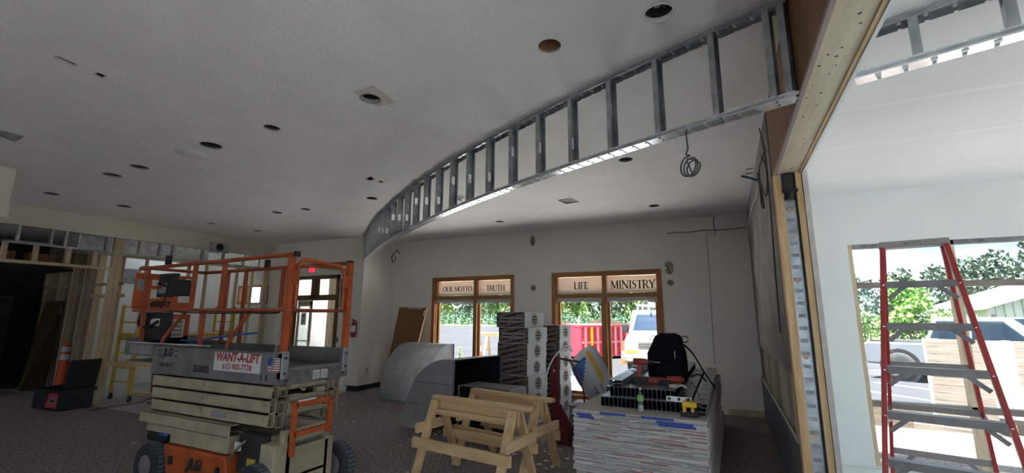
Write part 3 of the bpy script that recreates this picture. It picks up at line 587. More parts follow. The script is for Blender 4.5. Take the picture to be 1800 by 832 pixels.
# fittings on the entrance wall
p = aty(551,472,YX-.03); t = thing('exit_sign', 'small lit red exit sign on the wall above the entrance', 'exit sign', (p.x, YX-.03, p.z)); MB().box(-.15, .15, 0, .03, -.1, .1).build('housing', 'plastic_white', t); MB().box(-.15, .06, -.006, 0, -.09, .1).build('red_face', 'exit_red', t)
p = aty(621.5,590,YX-.06); t = thing('fire_extinguisher', 'red fire extinguisher with silver label hung on the wall corner', 'fire extinguisher', (p.x, YX-.075, 1.17)); MB().lathe([(.045,0),(.06,.02),(.06,.12)], n=18).build('cylinder', 'ext_red', t); MB().lathe([(.0605,.12),(.0605,.26)], n=18, caps=False).build('silver_label', 'label_white', t); MB().lathe([(.06,.26),(.055,.3),(.025,.34),(.02,.37)], n=18).build('neck', 'ext_red', t); MB().bar((0,-.0,.38), (.02,-.09,.41), .02, .015).bar((0,0,.37), (0,-.08,.36), .02, .012).build('handle', 'black', t); MB().tube(catmull([(0,0,.37),(.07,.0,.36),(.085,-.01,.22),(.07,-.02,.1)], 5), .01, 6).build('hose', 'black', t); MB().box(-.03, .03, .055, .074, .05, .33).build('wall_bracket', 'galv', t)
p = aty(590,598,YX-.01); t = thing('switch_plate', 'small brown switch plate beside the entrance frame', 'switch', (p.x, YX, p.z)); MB().box(-.07, .07, -.012, 0, -.06, .06).build('plate', 'label_grey', t); MB().box(-.045, -.01, -.017, -.012, -.025, .025).build('toggle', 'ink_dark', t); MB().box(.01, .045, -.017, -.012, -.025, .025).build('toggle', 'ink_dark', t)
p = atx(644,652,XP); t = thing('wall_outlet', 'white power outlet low on the pilaster', 'outlet', (XP, p.y, p.z)); MB().box(0, .008, -.04, .04, -.06, .06).build('plate', 'plastic_white', t, .003); MB().box(.008, .012, -.018, .018, .008, .04).build('socket', 'label_grey', t); MB().box(.008, .012, -.018, .018, -.04, -.008).build('socket', 'label_grey', t)
# ============================================================= WIRES
def wire(name, lab, pts, r, m, cat='cable', n=6): return tag(MB().tube(catmull(pts, n), r, 6).build(name, m), lab, cat)
c = Vector((0,0,0)); pc = atz(1208,244,2.87); d0 = math.hypot(pc.x, pc.y); Q = lambda x, y: atd(x, y, d0)
pts = [Vector((pc.x, arcX(pc.x), 2.874)), Q(1208,252), Q(1209,262), Q(1206,272)]
for k in range(3):
    for j in range(8): a = PI/2+2*PI*j/8; pts.append(Q(1210+k*1.5+(13-k)*math.cos(a), 292+k+(18-k*2)*-math.sin(a))+Vector((.012*math.sin(a)+.01*k, .015*k, 0)))
pts += [Q(1208,280), Q(1216,303)]
wire('hanging_coil', 'dark cable coil dangling below the curved steel frame', pts, .0055, 'wire_dark', 'cable', 4)
d0 = 10.6; pts = [atz(682,429,2.885), atd(688,436,8.6), atd(694,446,9.6), atd(695,456,d0), atd(690,461,d0), atd(689,452,d0), atd(693,445,d0), atd(697,440,d0), atd(702,446,d0)]
wire('hanging_coil', 'small looped cable hanging at the far end of the soffit frame', pts, .012, 'wire_dark')
X_ = lambda x, y: atx(x, y, XR-.02)
wire('wall_cable', 'long dark cable hanging down the right wall', [X_(1332,215), X_(1343,262), X_(1350,320), X_(1357,400), X_(1363,480), X_(1372,585)], .006, 'wire_dark')
wire('wall_cable', 'bundle of loose dark cable looped high on the right wall', [X_(1345,262), X_(1334,300), X_(1340,345), X_(1343,365), X_(1339,362), X_(1336,330), X_(1331,305), X_(1346,345), X_(1348,300), X_(1338,275)], .008, 'wire_dark')
wire('wall_cable', 'pale thin wire trailing along the far end of the right wall', [X_(1331,328), X_(1329,345), X_(1321,366), X_(1316,395)], .006, 'label_white')
wire('blue_cable', 'short blue cable poking from the ceiling by the right wall', [atd(1303,310,5.), atd(1315,312,5.), atd(1331,317,5.05)], .013, 'wire_blue')
B_ = lambda x, y: aty(x, y, YB-.012)
wire('wall_conduit', 'thin dark conduit running sideways high on the back wall', [B_(1172,411), B_(1185,409), B_(1213,408), B_(1236,405), B_(1270,404), B_(1312,400)], .012, 'label_grey')
wire('wall_wire', 'short dark wire dropping from ceiling above the conduit', [B_(1257,374), B_(1254,388), B_(1256,402), B_(1258,412)], .008, 'wire_dark')
wire('wall_wire', 'thin vertical wire run down the back wall beside the window', [B_(1258,412.5), B_(1242,413.5), B_(1245,450), B_(1250,540), B_(1256,640)], .005, 'label_grey')

t = thing('added_strip_light', 'added unseen strip lamp brightening the framed back room', 'ceiling light', (-12.35, 6.4, 3.5)); MB().box(-.06,.06,-.62,.62,-.05,0).build('housing', 'plastic_white', t); emit('tube_glow', (.86,.95,1.), 4.5)  # lamp added out of view to brighten the back room
for x in (-.025,.025): MB().cyl((x,-.6,-.06),(x,.6,-.06), .013, 10).build('tube', 'tube_glow', t)
# ============================================================= SCISSOR LIFT
def put(b, name, m, root, parent=None, bevel=0):
    b.xf(Matrix.Translation(-root.location)); return b.build(name, m, parent or root, bevel)
def text(txt, size, m, root, parent, M, ext=.0006, bold=0., space=1., shear=0.):
    cu = bpy.data.curves.new('lettering', 'FONT'); cu.body = txt; cu.size = size; cu.extrude = ext; cu.offset = bold; cu.align_x = 'CENTER'; cu.align_y = 'CENTER'; cu.space_character = space; cu.shear = shear; cu.resolution_u = 3
    o = bpy.data.objects.new('tmp', cu); COL.objects.link(o); bpy.context.view_layer.update()
    me = bpy.data.meshes.new_from_object(o.evaluated_get(bpy.context.evaluated_depsgraph_get())); bpy.data.objects.remove(o); bpy.data.curves.remove(cu)
    me.transform(Matrix.Translation(-root.location) @ M); me.materials.clear(); me.materials.append(MAT[m]); l = bpy.data.objects.new('lettering', me); COL.objects.link(l); l.parent = parent; return l
RX = Matrix.Rotation(PI/2, 4, 'X')
def TY(x, y, z): return Matrix.Translation((x, y, z)) @ RX            # text on a face looking to -Y
_ex = bpy.data.objects['exit_sign']; _ef = [c for c in _ex.children if c.name.startswith('red_face')][0]; text('EXIT', .11, 'ink_white', _ex, _ef, TY(_ex.location.x-.045, _ex.location.y-.007, _ex.location.z+.005), bold=.002)
LY0, LY1, LX0, LX1, LXE = 2.737, 3.502, -6.10, -3.53, -5.48
L = thing('scissor_lift', 'orange and beige scissor lift with railings standing on the carpet', 'scissor lift', (-4.8, 3.12, 0))
def lp(name, m, *b, parent=None, bevel=.004): return put(MB().box(*b), name, m, L, parent, bevel)
# platform
plat = lp('platform', 'deck_side', LXE, LX1-.01, LY0+.02, LY1-.02, 1.05, 1.145)
lp('deck_plate', 'deck_steel', LX0, LX1-.012, LY0+.02, LY1-.02, 1.146, 1.158, parent=plat)
lp('end_beam', 'deck_steel', LX1-.012, LX1, LY0, LY1, 1.05, 1.162, parent=plat)
sp = lp('side_plate', 'deck_side', LXE-.06, LX1+.0, LY0, LY0+.012, 1.05, 1.325)
lp('side_plate', 'deck_side', LXE-.06, LX1-.02, LY1-.012, LY1, 1.05, 1.325)
lp('top_lip', 'deck_steel', LXE-.06, LX1, LY0-.002, LY0+.022, 1.318, 1.327, parent=sp)
ex = lp('extension_deck', 'deck_side', LX0, LXE, LY0+.03, LY1-.03, 1.22, 1.30); lp('extension_side', 'deck_side', LX0, LXE-.05, LY0-.004, LY0+.03, 1.215, 1.345, parent=ex); lp('extension_side', 'deck_side', LX0, LXE, LY1-.03, LY1, 1.215, 1.345, parent=ex); lp('extension_end', 'deck_side', LX0-.012, LX0, LY0, LY1, 1.215, 1.4, parent=ex)
lp('worn_label', 'label_grey', LX0+.1, LXE-.08, LY0-.006, LY0-.004, 1.235, 1.325, parent=ex, bevel=0)
lp('slide_rail', 'galv_bright', LX0+.03, LXE+.9, LY0-.004, LY0+.012, 1.345, 1.36, parent=ex)
lp('toe_board', 'deck_side', LX1-.03, LX1-.018, LY0+.09, LY1-.05, 1.16, 1.19, bevel=0)
# mounting plates of end posts
for y in (LY0+.035, LY1-.035):
    mp_ = lp('post_bracket', 'galv', LX1-.05, LX1+.004, y-.035, y+.035, 1.10, 1.335)
    for z in (1.15, 1.28): put(MB().lathe([(.012,0),(.010,.008)], (LX1+.004, y, z), (1,0,0), 8), 'bolt', 'ink_dark', L, mp_)
for y, z in ((LY0+.06,1.09),(LY1-.06,1.09)): put(MB().lathe([(.014,0),(.014,.002)], (LX1, y, z), (1,0,0), 10), 'deck_hole', 'ink_dark', L, plat)
for x in (LXE+.05,LXE+.09,LXE+.35,LXE+.385):
    for z in (1.235,1.285): put(MB().lathe([(.009,0),(.008,.004)], (x, LY0, z), (0,-1,0), 8), 'bolt', 'ink_dark', L, sp)
for x in (-3.78,-3.71): put(MB().box(x-.008, x+.008, LY0-.002, LY0, 1.08, 1.13), 'slot', 'ink_dark', L, sp)
# lettering on the side plate
text('JLG', .105, 'ink_dark', L, sp, TY(-5.26, LY0-.002, 1.265), bold=.006, shear=.15)
text('Unit #3017', .062, 'ink_dark', L, sp, TY(-5.27, LY0-.002, 1.145), space=.9)
text('2630ES', .085, 'ink_dark', L, sp, TY(-4.67, LY0-.003, 1.13), bold=.004)
st = lp('rental_sticker', 'label_white', -4.47, -3.80, LY0-.003, LY0-.001, 1.135, 1.305, parent=sp, bevel=0)
text('WANT-A-LIFT', .108, 'ink_red', L, st, TY(-4.135, LY0-.0045, 1.26) @ Matrix.Diagonal((.93,1,1,1)), bold=.004, shear=.12)
text('612-900-7738', .075, 'ink_red', L, st, TY(-4.125, LY0-.0045, 1.175), bold=.001)
fl = lp('flag_sticker', 'ink_white', -3.70, -3.545, LY0-.003, LY0-.001, 1.16, 1.28, parent=sp, bevel=0); lp('canton', 'blue_print', -3.70, -3.63, LY0-.0045, LY0-.003, 1.215, 1.28, parent=fl, bevel=0)
for k in range(6): lp('stripe', 'ink_red', -3.63 if k > 2 else -3.70, -3.545, LY0-.0045, LY0-.003, 1.163+k*.02, 1.172+k*.02, parent=fl, bevel=0)
for k, y in enumerate((3.08, 3.17)):
    w_ = lp('warning_label', 'label_white', LX1, LX1+.002, y, y+.075, 1.065, 1.145, parent=plat, bevel=0)
    for j in range(5): lp('print_line', 'label_grey', LX1+.002, LX1+.0025, y+.008, y+.067, 1.07+j*.013, 1.076+j*.013, parent=w_, bevel=0)
# railings
def rail(name, pts, r=.019, m='lift_rail', parent=None): return put(MB().tube(pts, r, 8), name, m, L, parent)
YN, YF, XE_ = LY0+.03, LY1-.03, LX1-.03
rail('top_rail', [(LX0, YN, 2.175), (-3.50, YN, 2.203)], .021); rail('top_rail', [(LX0, YF, 2.19), (XE_, YF, 2.20)], .021); rail('end_rail', [(LX0+.01, YN, 2.19), (LX0+.01, YF, 2.19)])
put(MB().box(-3.51,-3.48,YN-.024,YN+.024,2.18,2.226), 'end_cap', 'black', L); put(MB().box(XE_-.02,XE_+.02,YF-.024,YF+.024,2.176,2.222), 'end_cap', 'black', L)
rail('mid_rail', [(LX0-.02, YN, 1.70), (XE_, YN, 1.70)], .017); rail('mid_rail', [(LX0, YF, 1.70), (XE_, YF, 1.70)], .017); rail('end_mid_rail', [(XE_, YN, 1.70), (XE_, YF, 1.70)], .012)
sq = lambda nm, p, q, w=.034, h=.036, m='lift_rail', **k: put(MB().bar(p, q, w, h, (1,0,0)), nm, m, L, **k)
for x0, x1 in ((-5.93,-5.87),(-5.02,-5.02),(-4.53,-4.53)): sq('post', (x0, YN, 2.17), (x1, YN, 1.345 if x0 < -5.5 else 1.70))
sq('post', (-4.79, YN, 1.70), (-4.79, YN, 1.325))
for x in (-5.25,-4.4): sq('post', (x, YF, 2.18), (x, YF, 1.325))
sq('post', (-5.6, YF, 2.18), (-5.6, YF, 1.325))
for x0, x1 in ((-5.10,-5.46),(-4.06,-4.36)):
    rail('diagonal_brace', catmull([(x0, YN, 1.685), (x0-.04, YN, 1.65), (x1+.04, YN, 1.42), (x1, YN, 1.33)], 4), .018)
# end posts and gate hoop
ep = sq('corner_post', (XE_+.0, YN, 2.20), (XE_+.0, YN, 1.335), .05, .045, 'lift_orange'); sq('corner_post', (XE_, YF, 2.20), (XE_, YF, 1.335), .055, .05, 'lift_orange')
sq('inner_post', (XE_-.12, YN+.02, 2.1), (XE_-.12, YN+.02, 1.72), .03, .03)
ya, yb = YN+.075, YF-.075; R_ = .09
hoop = [(XE_, ya, 1.72), (XE_, ya, 2.17-R_)]+arcpts((XE_, ya+R_, 2.17-R_), R_, PI, PI/2, 6, 'yz')+arcpts((XE_, yb-R_, 2.15-R_), R_, PI/2, 0, 6, 'yz')+[(XE_, yb, 1.72)]
gate = rail('gate_hoop', hoop, .019, 'lift_orange')
rail('upper_gate_bar', [(XE_-.01, YN, 2.115), (XE_-.01, YF, 2.125)], .012)
for y in (YN+.04, YF-.04): lp('gate_hinge', 'lift_orange', XE_-.02, XE_+.02, y-.045, y+.045, 1.93, 2.06)
put(MB().tube([(XE_+.02, YF-.16, 2.0), (XE_+.02, YF-.12, 2.02), (XE_+.02, YF-.115, 1.76), (XE_+.02, YF-.13, 1.74)], .006, 6), 'latch_rod', 'wire_dark', L)
for x, y in ((-4.88,YF),(-4.45,YF),(-5.55,YN+.0)): lp('rubber_sleeve', 'black', x-.02, x+.02, y-.026, y+.026, 2.2, 2.30)
# hanging chain
lm = MB().tube(arcpts((0,0,0), .011, 0, 2*PI*11/12, 11, 'xz'), .003, 5, closed=True); lm.xf(Matrix.Diagonal((1,1,1.7,1))); lme = lm.mesh('chain_link', 'bolt')
for k in range(19):
    z = 1.67-k*.0265; o = link('chain_link', lme, L, Vector((-3.575-.06*((1.67-z)/.5)**2-.0, YN-.045, z))-L.location, (PI/2)*(k % 2)+.4)
# cable along mid rail
put(MB().tube(catmull([(-5.45,YN-.025,1.69),(-4.9,YN-.025,1.672),(-4.5,YN-.025,1.668),(-4.1,YN-.025,1.672),(-3.7,YN-.025,1.67),(-3.58,YN-.03,1.69)], 5), .007, 6), 'rail_cable', 'black', L)
# orange end panel with control box, document box
pn = lp('control_panel', 'lift_orange', LX0-.02, LX0, LY0+.0, 3.37, 1.72, 2.13, bevel=.003); pn2 = lp('control_panel', 'lift_orange', LX0-.02, LX0, LY0+.22, 3.37, 1.30, 1.66, bevel=.003)
for y0, y1, z0, z1, m in ((2.75,2.83,1.93,2.06,'label_grey'),(2.90,3.03,1.99,2.06,'label_white'),(2.90,3.00,1.84,1.95,'label_white'),(3.20,3.35,1.80,1.88,'label_white'),(3.26,3.32,2.05,2.1,'label_white')): lp('warning_label', m, LX0, LX0+.003, y0, y1, z0, z1, parent=pn, bevel=0)
text('#3017', .08, 'ink_dark', L, pn, Matrix.Translation((LX0+.003, 3.02, 1.775)) @ Matrix.Rotation(PI/2, 4, 'Z') @ RX, bold=.006)
pl_ = lp('instruction_label', 'label_white', LX0, LX0+.003, 3.06, 3.31, 1.38, 1.6, parent=pn2, bevel=0)
for j in range(4): lp('print_block', 'label_grey', LX0+.003, LX0+.004, 3.08, 3.29, 1.40+j*.05, 1.43+j*.05, parent=pl_, bevel=0)
cb = put(MB().box(-5.64,-5.44,2.80,2.98,1.86,2.04), 'control_box', 'black', L, None, .02)
put(MB().hexa([(-5.65,2.74,1.84),(-5.41,2.74,1.84),(-5.41,2.80,1.84),(-5.65,2.80,1.84)], [(-5.68,2.76,2.1),(-5.38,2.76,2.1),(-5.38,2.82,2.1),(-5.68,2.82,2.1)]), 'guard', 'black', L, cb, .01)
put(MB().box(-5.60,-5.48,2.735,2.75,1.88,1.99), 'switch_panel', 'label_grey', L, cb); put(MB().lathe([(.02,0),(.018,.03)], (-5.56,2.735,1.95), (0,-1,0), 10), 'emergency_knob', 'tool_red', L, cb); put(MB().lathe([(.012,0),(.01,.07),(.018,.08)], (-5.48,2.74,1.96), (0,-1,.3), 10), 'joystick', 'black_gloss', L, cb)
put(MB().tube(catmull([(-5.51,2.77,1.85),(-5.54,2.76,1.76),(-5.63,2.78,1.70),(-5.74,2.77,1.6)], 4), .008, 6), 'control_cable', 'black', L, cb)
db = put(MB().box(-5.98,-5.55,2.80,2.90,1.37,1.68), 'document_box', 'black', L, None, .02); put(MB().box(-5.80,-5.62,2.797,2.80,1.53,1.61), 'box_label', 'label_white', L, db); put(MB().tube(catmull([(-5.98,2.79,1.68),(-6.0,2.78,1.56),(-5.9,2.775,1.52),(-5.75,2.775,1.53),(-5.62,2.78,1.58)], 5), .016, 7), 'ribbed_hose', 'black', L, db)
put(MB().tube(catmull([(-5.55,3.0,1.37),(-5.3,3.05,1.375),(-5.0,3.1,1.42),(-4.7,3.3,1.46)], 4), .012, 6), 'air_hose', 'strap_blue', L)
# scissor arms: three folded tubes each side, end pins
def arm(y0, y1, z0, z1, x0, x1):
    o = MB(); th = .008
    o.box(x0, x1, y0, y0+th, z0, z1).box(x0, x1, y1-th, y1, z0, z1).box(x0, x1, y0, y1, z0, z0+th).box(x0, x1, y0, y1, z1-th, z1); return o
for k in range(3):
    z1 = 1.04-k*.118; z0 = z1-.112; xe = -3.62-.012*k
    for y0, y1 in ((LY0+.0, LY0+.075), (LY0+.11, LY0+.185), (LY1-.185, LY1-.11), (LY1-.075, LY1)):
        inner = y0 > LY0+.05 and y1 < LY1-.05; a = put(arm(y0, y1, z0-(.03 if inner and k else 0), z1-(.03 if inner and k else 0), -5.47+.02*k, xe-(.0 if not inner else .03)), 'scissor_arm', 'lift_beige', L)
    zc = (z0+z1)/2+.015; put(MB().cyl((xe-.07, LY0-.012, zc), (xe-.07, LY1, zc), .022, 12), 'cross_pin', 'lift_beige', L); put(MB().cyl((-4.6, LY0-.015, zc), (-4.6, LY0+.0, zc), .025, 10), 'pivot_pin', 'lift_beige', L)
    put(MB().cyl((xe-.02, LY0+.19, zc+.02), (xe-.02, LY1-.19, zc+.02), .03, 12), 'cross_tube', 'lift_beige', L)
put(MB().box(-3.70,-3.64,LY0+.2,LY0+.33,.80,.94), 'gusset_plate', 'lift_beige', L, None, .01); put(MB().box(-3.70,-3.64,LY0+.50,LY0+.6,.86,.97), 'gusset_plate', 'lift_beige', L, None, .01)
lw = put(MB().box(-4.43,-4.20,LY0-.002,LY0,.72,.77), 'caution_label', 'label_grey', L)
put(MB().tube(catmull([(-3.66,3.02,1.03),(-3.60,3.05,.97),(-3.64,3.1,1.02)], 4), .01, 6), 'hydraulic_hose', 'lift_beige', L)
# chassis rail (channel), body box, orange tray doors
put(MB().box(-5.52,-4.06,LY0-.05,LY0-.04,.575,.685).box(-5.52,-4.06,LY0-.05,LY0+.05,.673,.685).box(-5.52,-4.06,LY0-.05,LY0+.05,.575,.586), 'side_channel', 'lift_beige', L, None, .004)
put(MB().box(-5.42,-4.95,LY0-.02,LY0+.05,.5,.58), 'channel_block', 'lift_beige', L)
put(MB().box(-4.95,-4.07,LY0-.045,LY0+.2,.44,.574), 'body_box', 'lift_beige', L, None, .006)
td = put(MB().hexa([(-4.93,LY0-.05,.13),(-4.0,LY0-.05,.13),(-4.0,LY0+.18,.13),(-4.93,LY0+.18,.13)], [(-4.97,LY0-.085,.43),(-4.04,LY0-.085,.43),(-4.04,LY0+.18,.43),(-4.97,LY0+.18,.43)]), 'tray_door', 'lift_orange', L, None, .015)
text('JLG', .13, 'ink_dark', L, td, TY(-4.46, LY0-.078, .315) @ Matrix.Rotation(-.11, 4, 'X'), bold=.008, shear=.15, ext=.004)
for x in (-4.83,-4.12): put(MB().box(x-.02, x+.02, LY0-.095, LY0-.07, .27, .34), 'door_latch', 'ink_dark', L, td)
put(MB().box(-5.45,-3.55,LY0+.12,LY1-.1,.12,.5), 'chassis', 'lift_beige', L, None, .01); put(MB().box(-5.0,-3.7,LY0+.1,LY1-.08,.5,.6), 'chassis_top', 'lift_beige', L)
put(MB().box(-5.42,-5.1,LY0-.02,LY0+.2,.4,.5), 'steer_cover', 'black', L, None, .03); put(MB().tube(catmull([(-5.25,LY0-.0,.47),(-5.08,LY0-.03,.49),(-5.0,LY0-.05,.5)], 4), .012, 6), 'hose', 'strap_blue', L)
# end frame with opening, orange step frame
ef = put(MB().box(-3.60,-3.55,LY0+.14,LY0+.19,.12,.62).box(-3.60,-3.55,LY0+.56,LY0+.6,.12,.62).box(-3.60,-3.55,LY0+.10,LY0+.62,.55,.66).box(-3.60,-3.55,LY0+.14,LY0+.6,.24,.27).box(-3.64,-3.6,LY0+.14,LY0+.6,.1,.24), 'end_frame', 'lift_beige', L, None, .004)
put(MB().box(-3.72,-3.66,LY0+.2,LY0+.56,.27,.55), 'charger_box', 'label_grey', L, ef); put(MB().box(-3.655,-3.65,LY0+.24,LY0+.36,.36,.5), 'gauge_panel', 'ink_dark', L, ef)
put(MB().box(-3.70,-3.52,LY0+.0,LY0+.13,.12,.56), 'end_post', 'lift_beige', L, None, .01); put(MB().box(-4.0,-3.7,LY0+.0,LY0+.12,.3,.62), 'motor_bay', 'dark_void', L, None, .02); put(MB().box(-3.84,-3.74,LY0-.014,LY0-.0,.32,.43), 'yellow_tag', 'yellow', L)
put(MB().tube(catmull([(-4.03,LY0-.05,.40),(-3.93,LY0-.06,.5),(-3.85,LY0-.03,.58)], 4), .012, 6), 'hose', 'bolt', L); put(MB().box(-3.97,-3.9,LY0-.05,LY0-.03,.49,.56), 'hose_tag', 'label_white', L)
for y in (2.905, 3.30): put(MB().box(-3.535,-3.50,y-.02,y+.02,.44 if y < 3 else .56,.89), 'step_post', 'lift_orange', L, None, .003)
for z in (.865, .615): put(MB().box(-3.535,-3.50,2.905,3.30,z-.02,z+.022), 'step', 'lift_orange', L, None, .003)
put(MB().box(-3.52,-3.505,2.93,3.12,.89,.905), 'step_label', 'label_white', L)
# wheels
def wheel(x, y, s, r=.205, w=.13):
    c = Vector((x, y, r)); b = MB().lathe([(r*.6,-w/2),(r*.92,-w/2),(r,-w/2+.02),(r,w/2-.02),(r*.92,w/2),(r*.6,w/2)], c, (0,1,0), 32); t = put(b, 'wheel', 'rubber', L)
    put(MB().lathe([(r*.6,0),(r*.45,-.02),(r*.2,-.03),(.02,-.03)], c-Vector((0,w/2-.015,0)), (0,1,0), 18), 'hub', 'deck_side', L, t)
    tr = MB()
    for k in range(30):
        a = 2*PI*k/30; p = c+Vector((math.cos(a)*(r+.001), 0, math.sin(a)*(r+.001))); q = c+Vector((math.cos(a+.12)*(r+.001), 0, math.sin(a+.12)*(r+.001)))
        for j in range(4):
            f0, f1 = -w/2+.022+j*(w-.044)/4, -w/2+.022+(j+1)*(w-.044)/4-.003; u_, v_ = (p, q) if j % 2 else (q, p); n_ = (p-c).normalized()*.003
            tr.bar(u_+Vector((0,f0,0)), v_+Vector((0,f1,0)), .022, .004, n_)
    put(tr, 'tread', 'tread', L, t)
for x in (-5.22, -3.68):
    wheel(x, LY0-.03, -1); wheel(x+(.06 if x > -4 else 0), LY1+.03, 1)
# ============================================================= SHEET METAL DUCT
def elbow(label, base, ux, wx, U, H, D, W, seams, name='duct_elbow'):
    t = thing(name, label, 'duct', (base[0], base[1], 0)); ux, wx = Vector((*ux,0)), Vector((*wx,0)); UP = Vector((0,0,1))
    pt = lambda u, w, z: ux*u+wx*w+UP*z
    N = 20; st = .12
    heel = [(0,0)]+[((U-st)*(1-math.cos(PI/2*k/N)), .05+(H-.05)*math.sin(PI/2*k/N)) for k in range(N+1)]+[(U, H)]
    thr = [(U, H-D)]+[(D+(U-.06-D)*(1-math.cos(PI/2*k/8)), (H-D)*math.sin(PI/2*k/8)) for k in range(8,-1,-1)]
    def strip(prof, w0, w1, th, m, nm, smooth=True):
        b = MB(); n = len(prof); v = [pt(u, w0, z) for u, z in prof]+[pt(u, w1, z) for u, z in prof]
        b.add(v, [(i, i+1, n+i+1, n+i) for i in range(n-1)], smooth); o = b.build(nm, m, t)
        s_ = o.modifiers.new('solid', 'SOLIDIFY'); s_.thickness = th; s_.offset = 0; return o
    hs = strip(heel, 0, W, .003, 'duct_metal', 'heel_sheet'); strip(thr, 0, W, .003, 'duct_metal', 'throat_sheet')
    poly = heel+thr; n = len(poly)
    for w0, w1 in ((0,.003),(W-.003,W)):
        b = MB(); b.add([pt(u, w0, z) for u, z in poly]+[pt(u, w1, z) for u, z in poly], [tuple(range(n)), tuple(range(2*n-1,n-1,-1))]); c = b.build('cheek', 'duct_cheek', t)
        for z in seams:
            zz = z*H; us = [u for u, q in heel if q <= zz]; u0 = us[-1]+.01; s1 = -1 if w0 == 0 else 1
            MB().bar(pt(u0, (0 if w0 == 0 else W)+s1*.002, zz), pt(U-.01 if zz > H-D else max(D*.9, u0+.05), (0 if w0 == 0 else W)+s1*.002, zz), .004, .008).build('seam', 'galv_bright', c)
    il = [(u*.97+.02, z*.97) for u, z in heel]
    strip(il, .02, W-.02, .004, 'liner', 'liner_back'); strip([(u+.0, max(z-.02,0)) for u, z in thr], .02, W-.02, .004, 'liner', 'liner_throat')
    for w in (.02, W-.02):
        b = MB(); b.add([pt(u*.985+.01, w, z*.975) for u, z in poly], [tuple(range(n))]); b.build('liner_side', 'liner', t)
    rm = MB()
    for a, b_ in (((U,0,H),(U,W,H)),((U,W,H),(U,W,H-D)),((U,W,H-D),(U,0,H-D)),((U,0,H-D),(U,0,H))): rm.bar(pt(*a), pt(*b_), .03, .012)
    rm.build('rim', 'galv', t)
    fr = MB().bar(pt(-.02,0,.006), pt(-.02,W,.006), .05, .006); fr.build('floor_flange', 'galv', t)
    for k in range(1, 4):
        w = W*k/4; lp_ = [pt(u-.002, w, z+.002) for u, z in heel[1:-1]]; MB().tube(lp_, .003, 5).build('heel_seam', 'galv_bright', hs)
    return t
elbow('curved galvanized duct elbow standing nearest the leaning oak door', (-6.454,7.296), (.15,.99), (.99,-.15), .80, 1.085, .45, 1.25, (), 'duct_elbow')
elbow('galvanized duct elbow with black lining beside the carton stack', (-4.587,5.754), (.976,-.218), (.218,.976), 1.06, 1.035, .52, 1.05, (.35,.66), 'duct_elbow')
t = thing('lined_duct', 'open foil topped duct box with black lining behind the sawhorses', 'duct', (-3.0,5.66,0), -.12); t.scale = (1,.62,1)
MB().box(-.42,.42,-.35,.35,.0,.004).build('bottom_sheet', 'duct_metal', t); MB().box(-.42,.42,-.35,.35,.70,.705).build('top_sheet', 'foil', t); MB().box(-.42,-.416,-.35,.35,0,.70).build('side_sheet', 'duct_cheek', t); MB().box(.416,.42,-.35,.35,0,.70).build('side_sheet', 'duct_cheek', t); MB().box(-.41,.41,.3,.31,.01,.69).build('liner_back', 'liner', t); MB().box(-.41,-.40,-.34,.3,.01,.69).build('liner_side', 'liner', t); MB().box(.40,.41,-.34,.3,.01,.69).build('liner_side', 'liner', t); MB().box(-.4,.4,-.34,.3,.68,.695).build('liner_top', 'liner', t)
r_ = MB()
for a, b in (((-.42,-.35,0),(.42,-.35,0)),((.42,-.35,0),(.42,-.35,.705)),((.42,-.35,.705),(-.42,-.35,.705)),((-.42,-.35,.705),(-.42,-.35,0))): r_.bar(a, b, .012, .03, (0,1,0) if abs(a[2]-b[2]) < .1 else (1,0,0))
r_.build('rim', 'galv_bright', t)
# ============================================================= LEANING OAK DOOR
a, b = aty(704,541,8.62), aty(752,542,8.62); c = aty(715,690,8.25); d = aty(674,690,8.25); c.z = d.z = 0
t = thing('oak_door', 'oak door slab leaning in the corner beside the left window', 'door', d); MB().slab([v-d for v in (d, c, b, a)], .045).build('panel', 'door_oak', t, .003)
w_ = (c-d).normalized(); up = (a-d).normalized(); nr = w_.cross(up); nr = -nr if nr.y > 0 else nr
MB().bar(a.lerp(b,.35)-d+nr*.03-up*.02, a.lerp(b,.85)-d+nr*.03-up*.02, .05, .04).build('door_closer', 'galv', t); MB().bar(b.lerp(c,.03)-d+nr*.02-w_*.05, b.lerp(c,.10)-d+nr*.02-w_*.05, .08, .05).build('hinge_plate', 'plastic_white', t)
h_ = aty(696,607,8.42)-d; MB().tube([h_+nr*.02, h_+nr*.08, h_+nr*.08+w_*.11], .012, 8).build('lever_handle', 'galv_bright', t); MB().lathe([(.03,0),(.03,.012)], h_, tuple(nr), 14).build('rose', 'galv_bright', t)
# ============================================================= CARTONS
m = mat('carton_print', (.105,.078,.068), .8); tr = m.node_tree; bs = tr.nodes['Principled BSDF']
co = tr.nodes.new('ShaderNodeTexCoord'); mp = tr.nodes.new('ShaderNodeMapping'); mp.inputs['Rotation'].default_value = (0, .22, 0); mp.inputs['Scale'].default_value = (1,1,1)
wv = tr.nodes.new('ShaderNodeTexWave'); wv.bands_direction = 'Z'; wv.inputs['Scale'].default_value = 3.9; wv.inputs['Distortion'].default_value = .0
ns = tr.nodes.new('ShaderNodeTexNoise'); ns.inputs['Scale'].default_value = 9; ns.inputs['Detail'].default_value = 1
mps = tr.nodes.new('ShaderNodeMapping'); mps.inputs['Scale'].default_value = (1,1,.35)
mul = tr.nodes.new('ShaderNodeMath'); mul.operation = 'MULTIPLY'; rmp = tr.nodes.new('ShaderNodeValToRGB'); rmp.color_ramp.elements[0].position = .36; rmp.color_ramp.elements[1].position = .42; rmp.color_ramp.elements[0].color = (.20,.15,.128,1); rmp.color_ramp.elements[1].color = (.03,.022,.02,1)
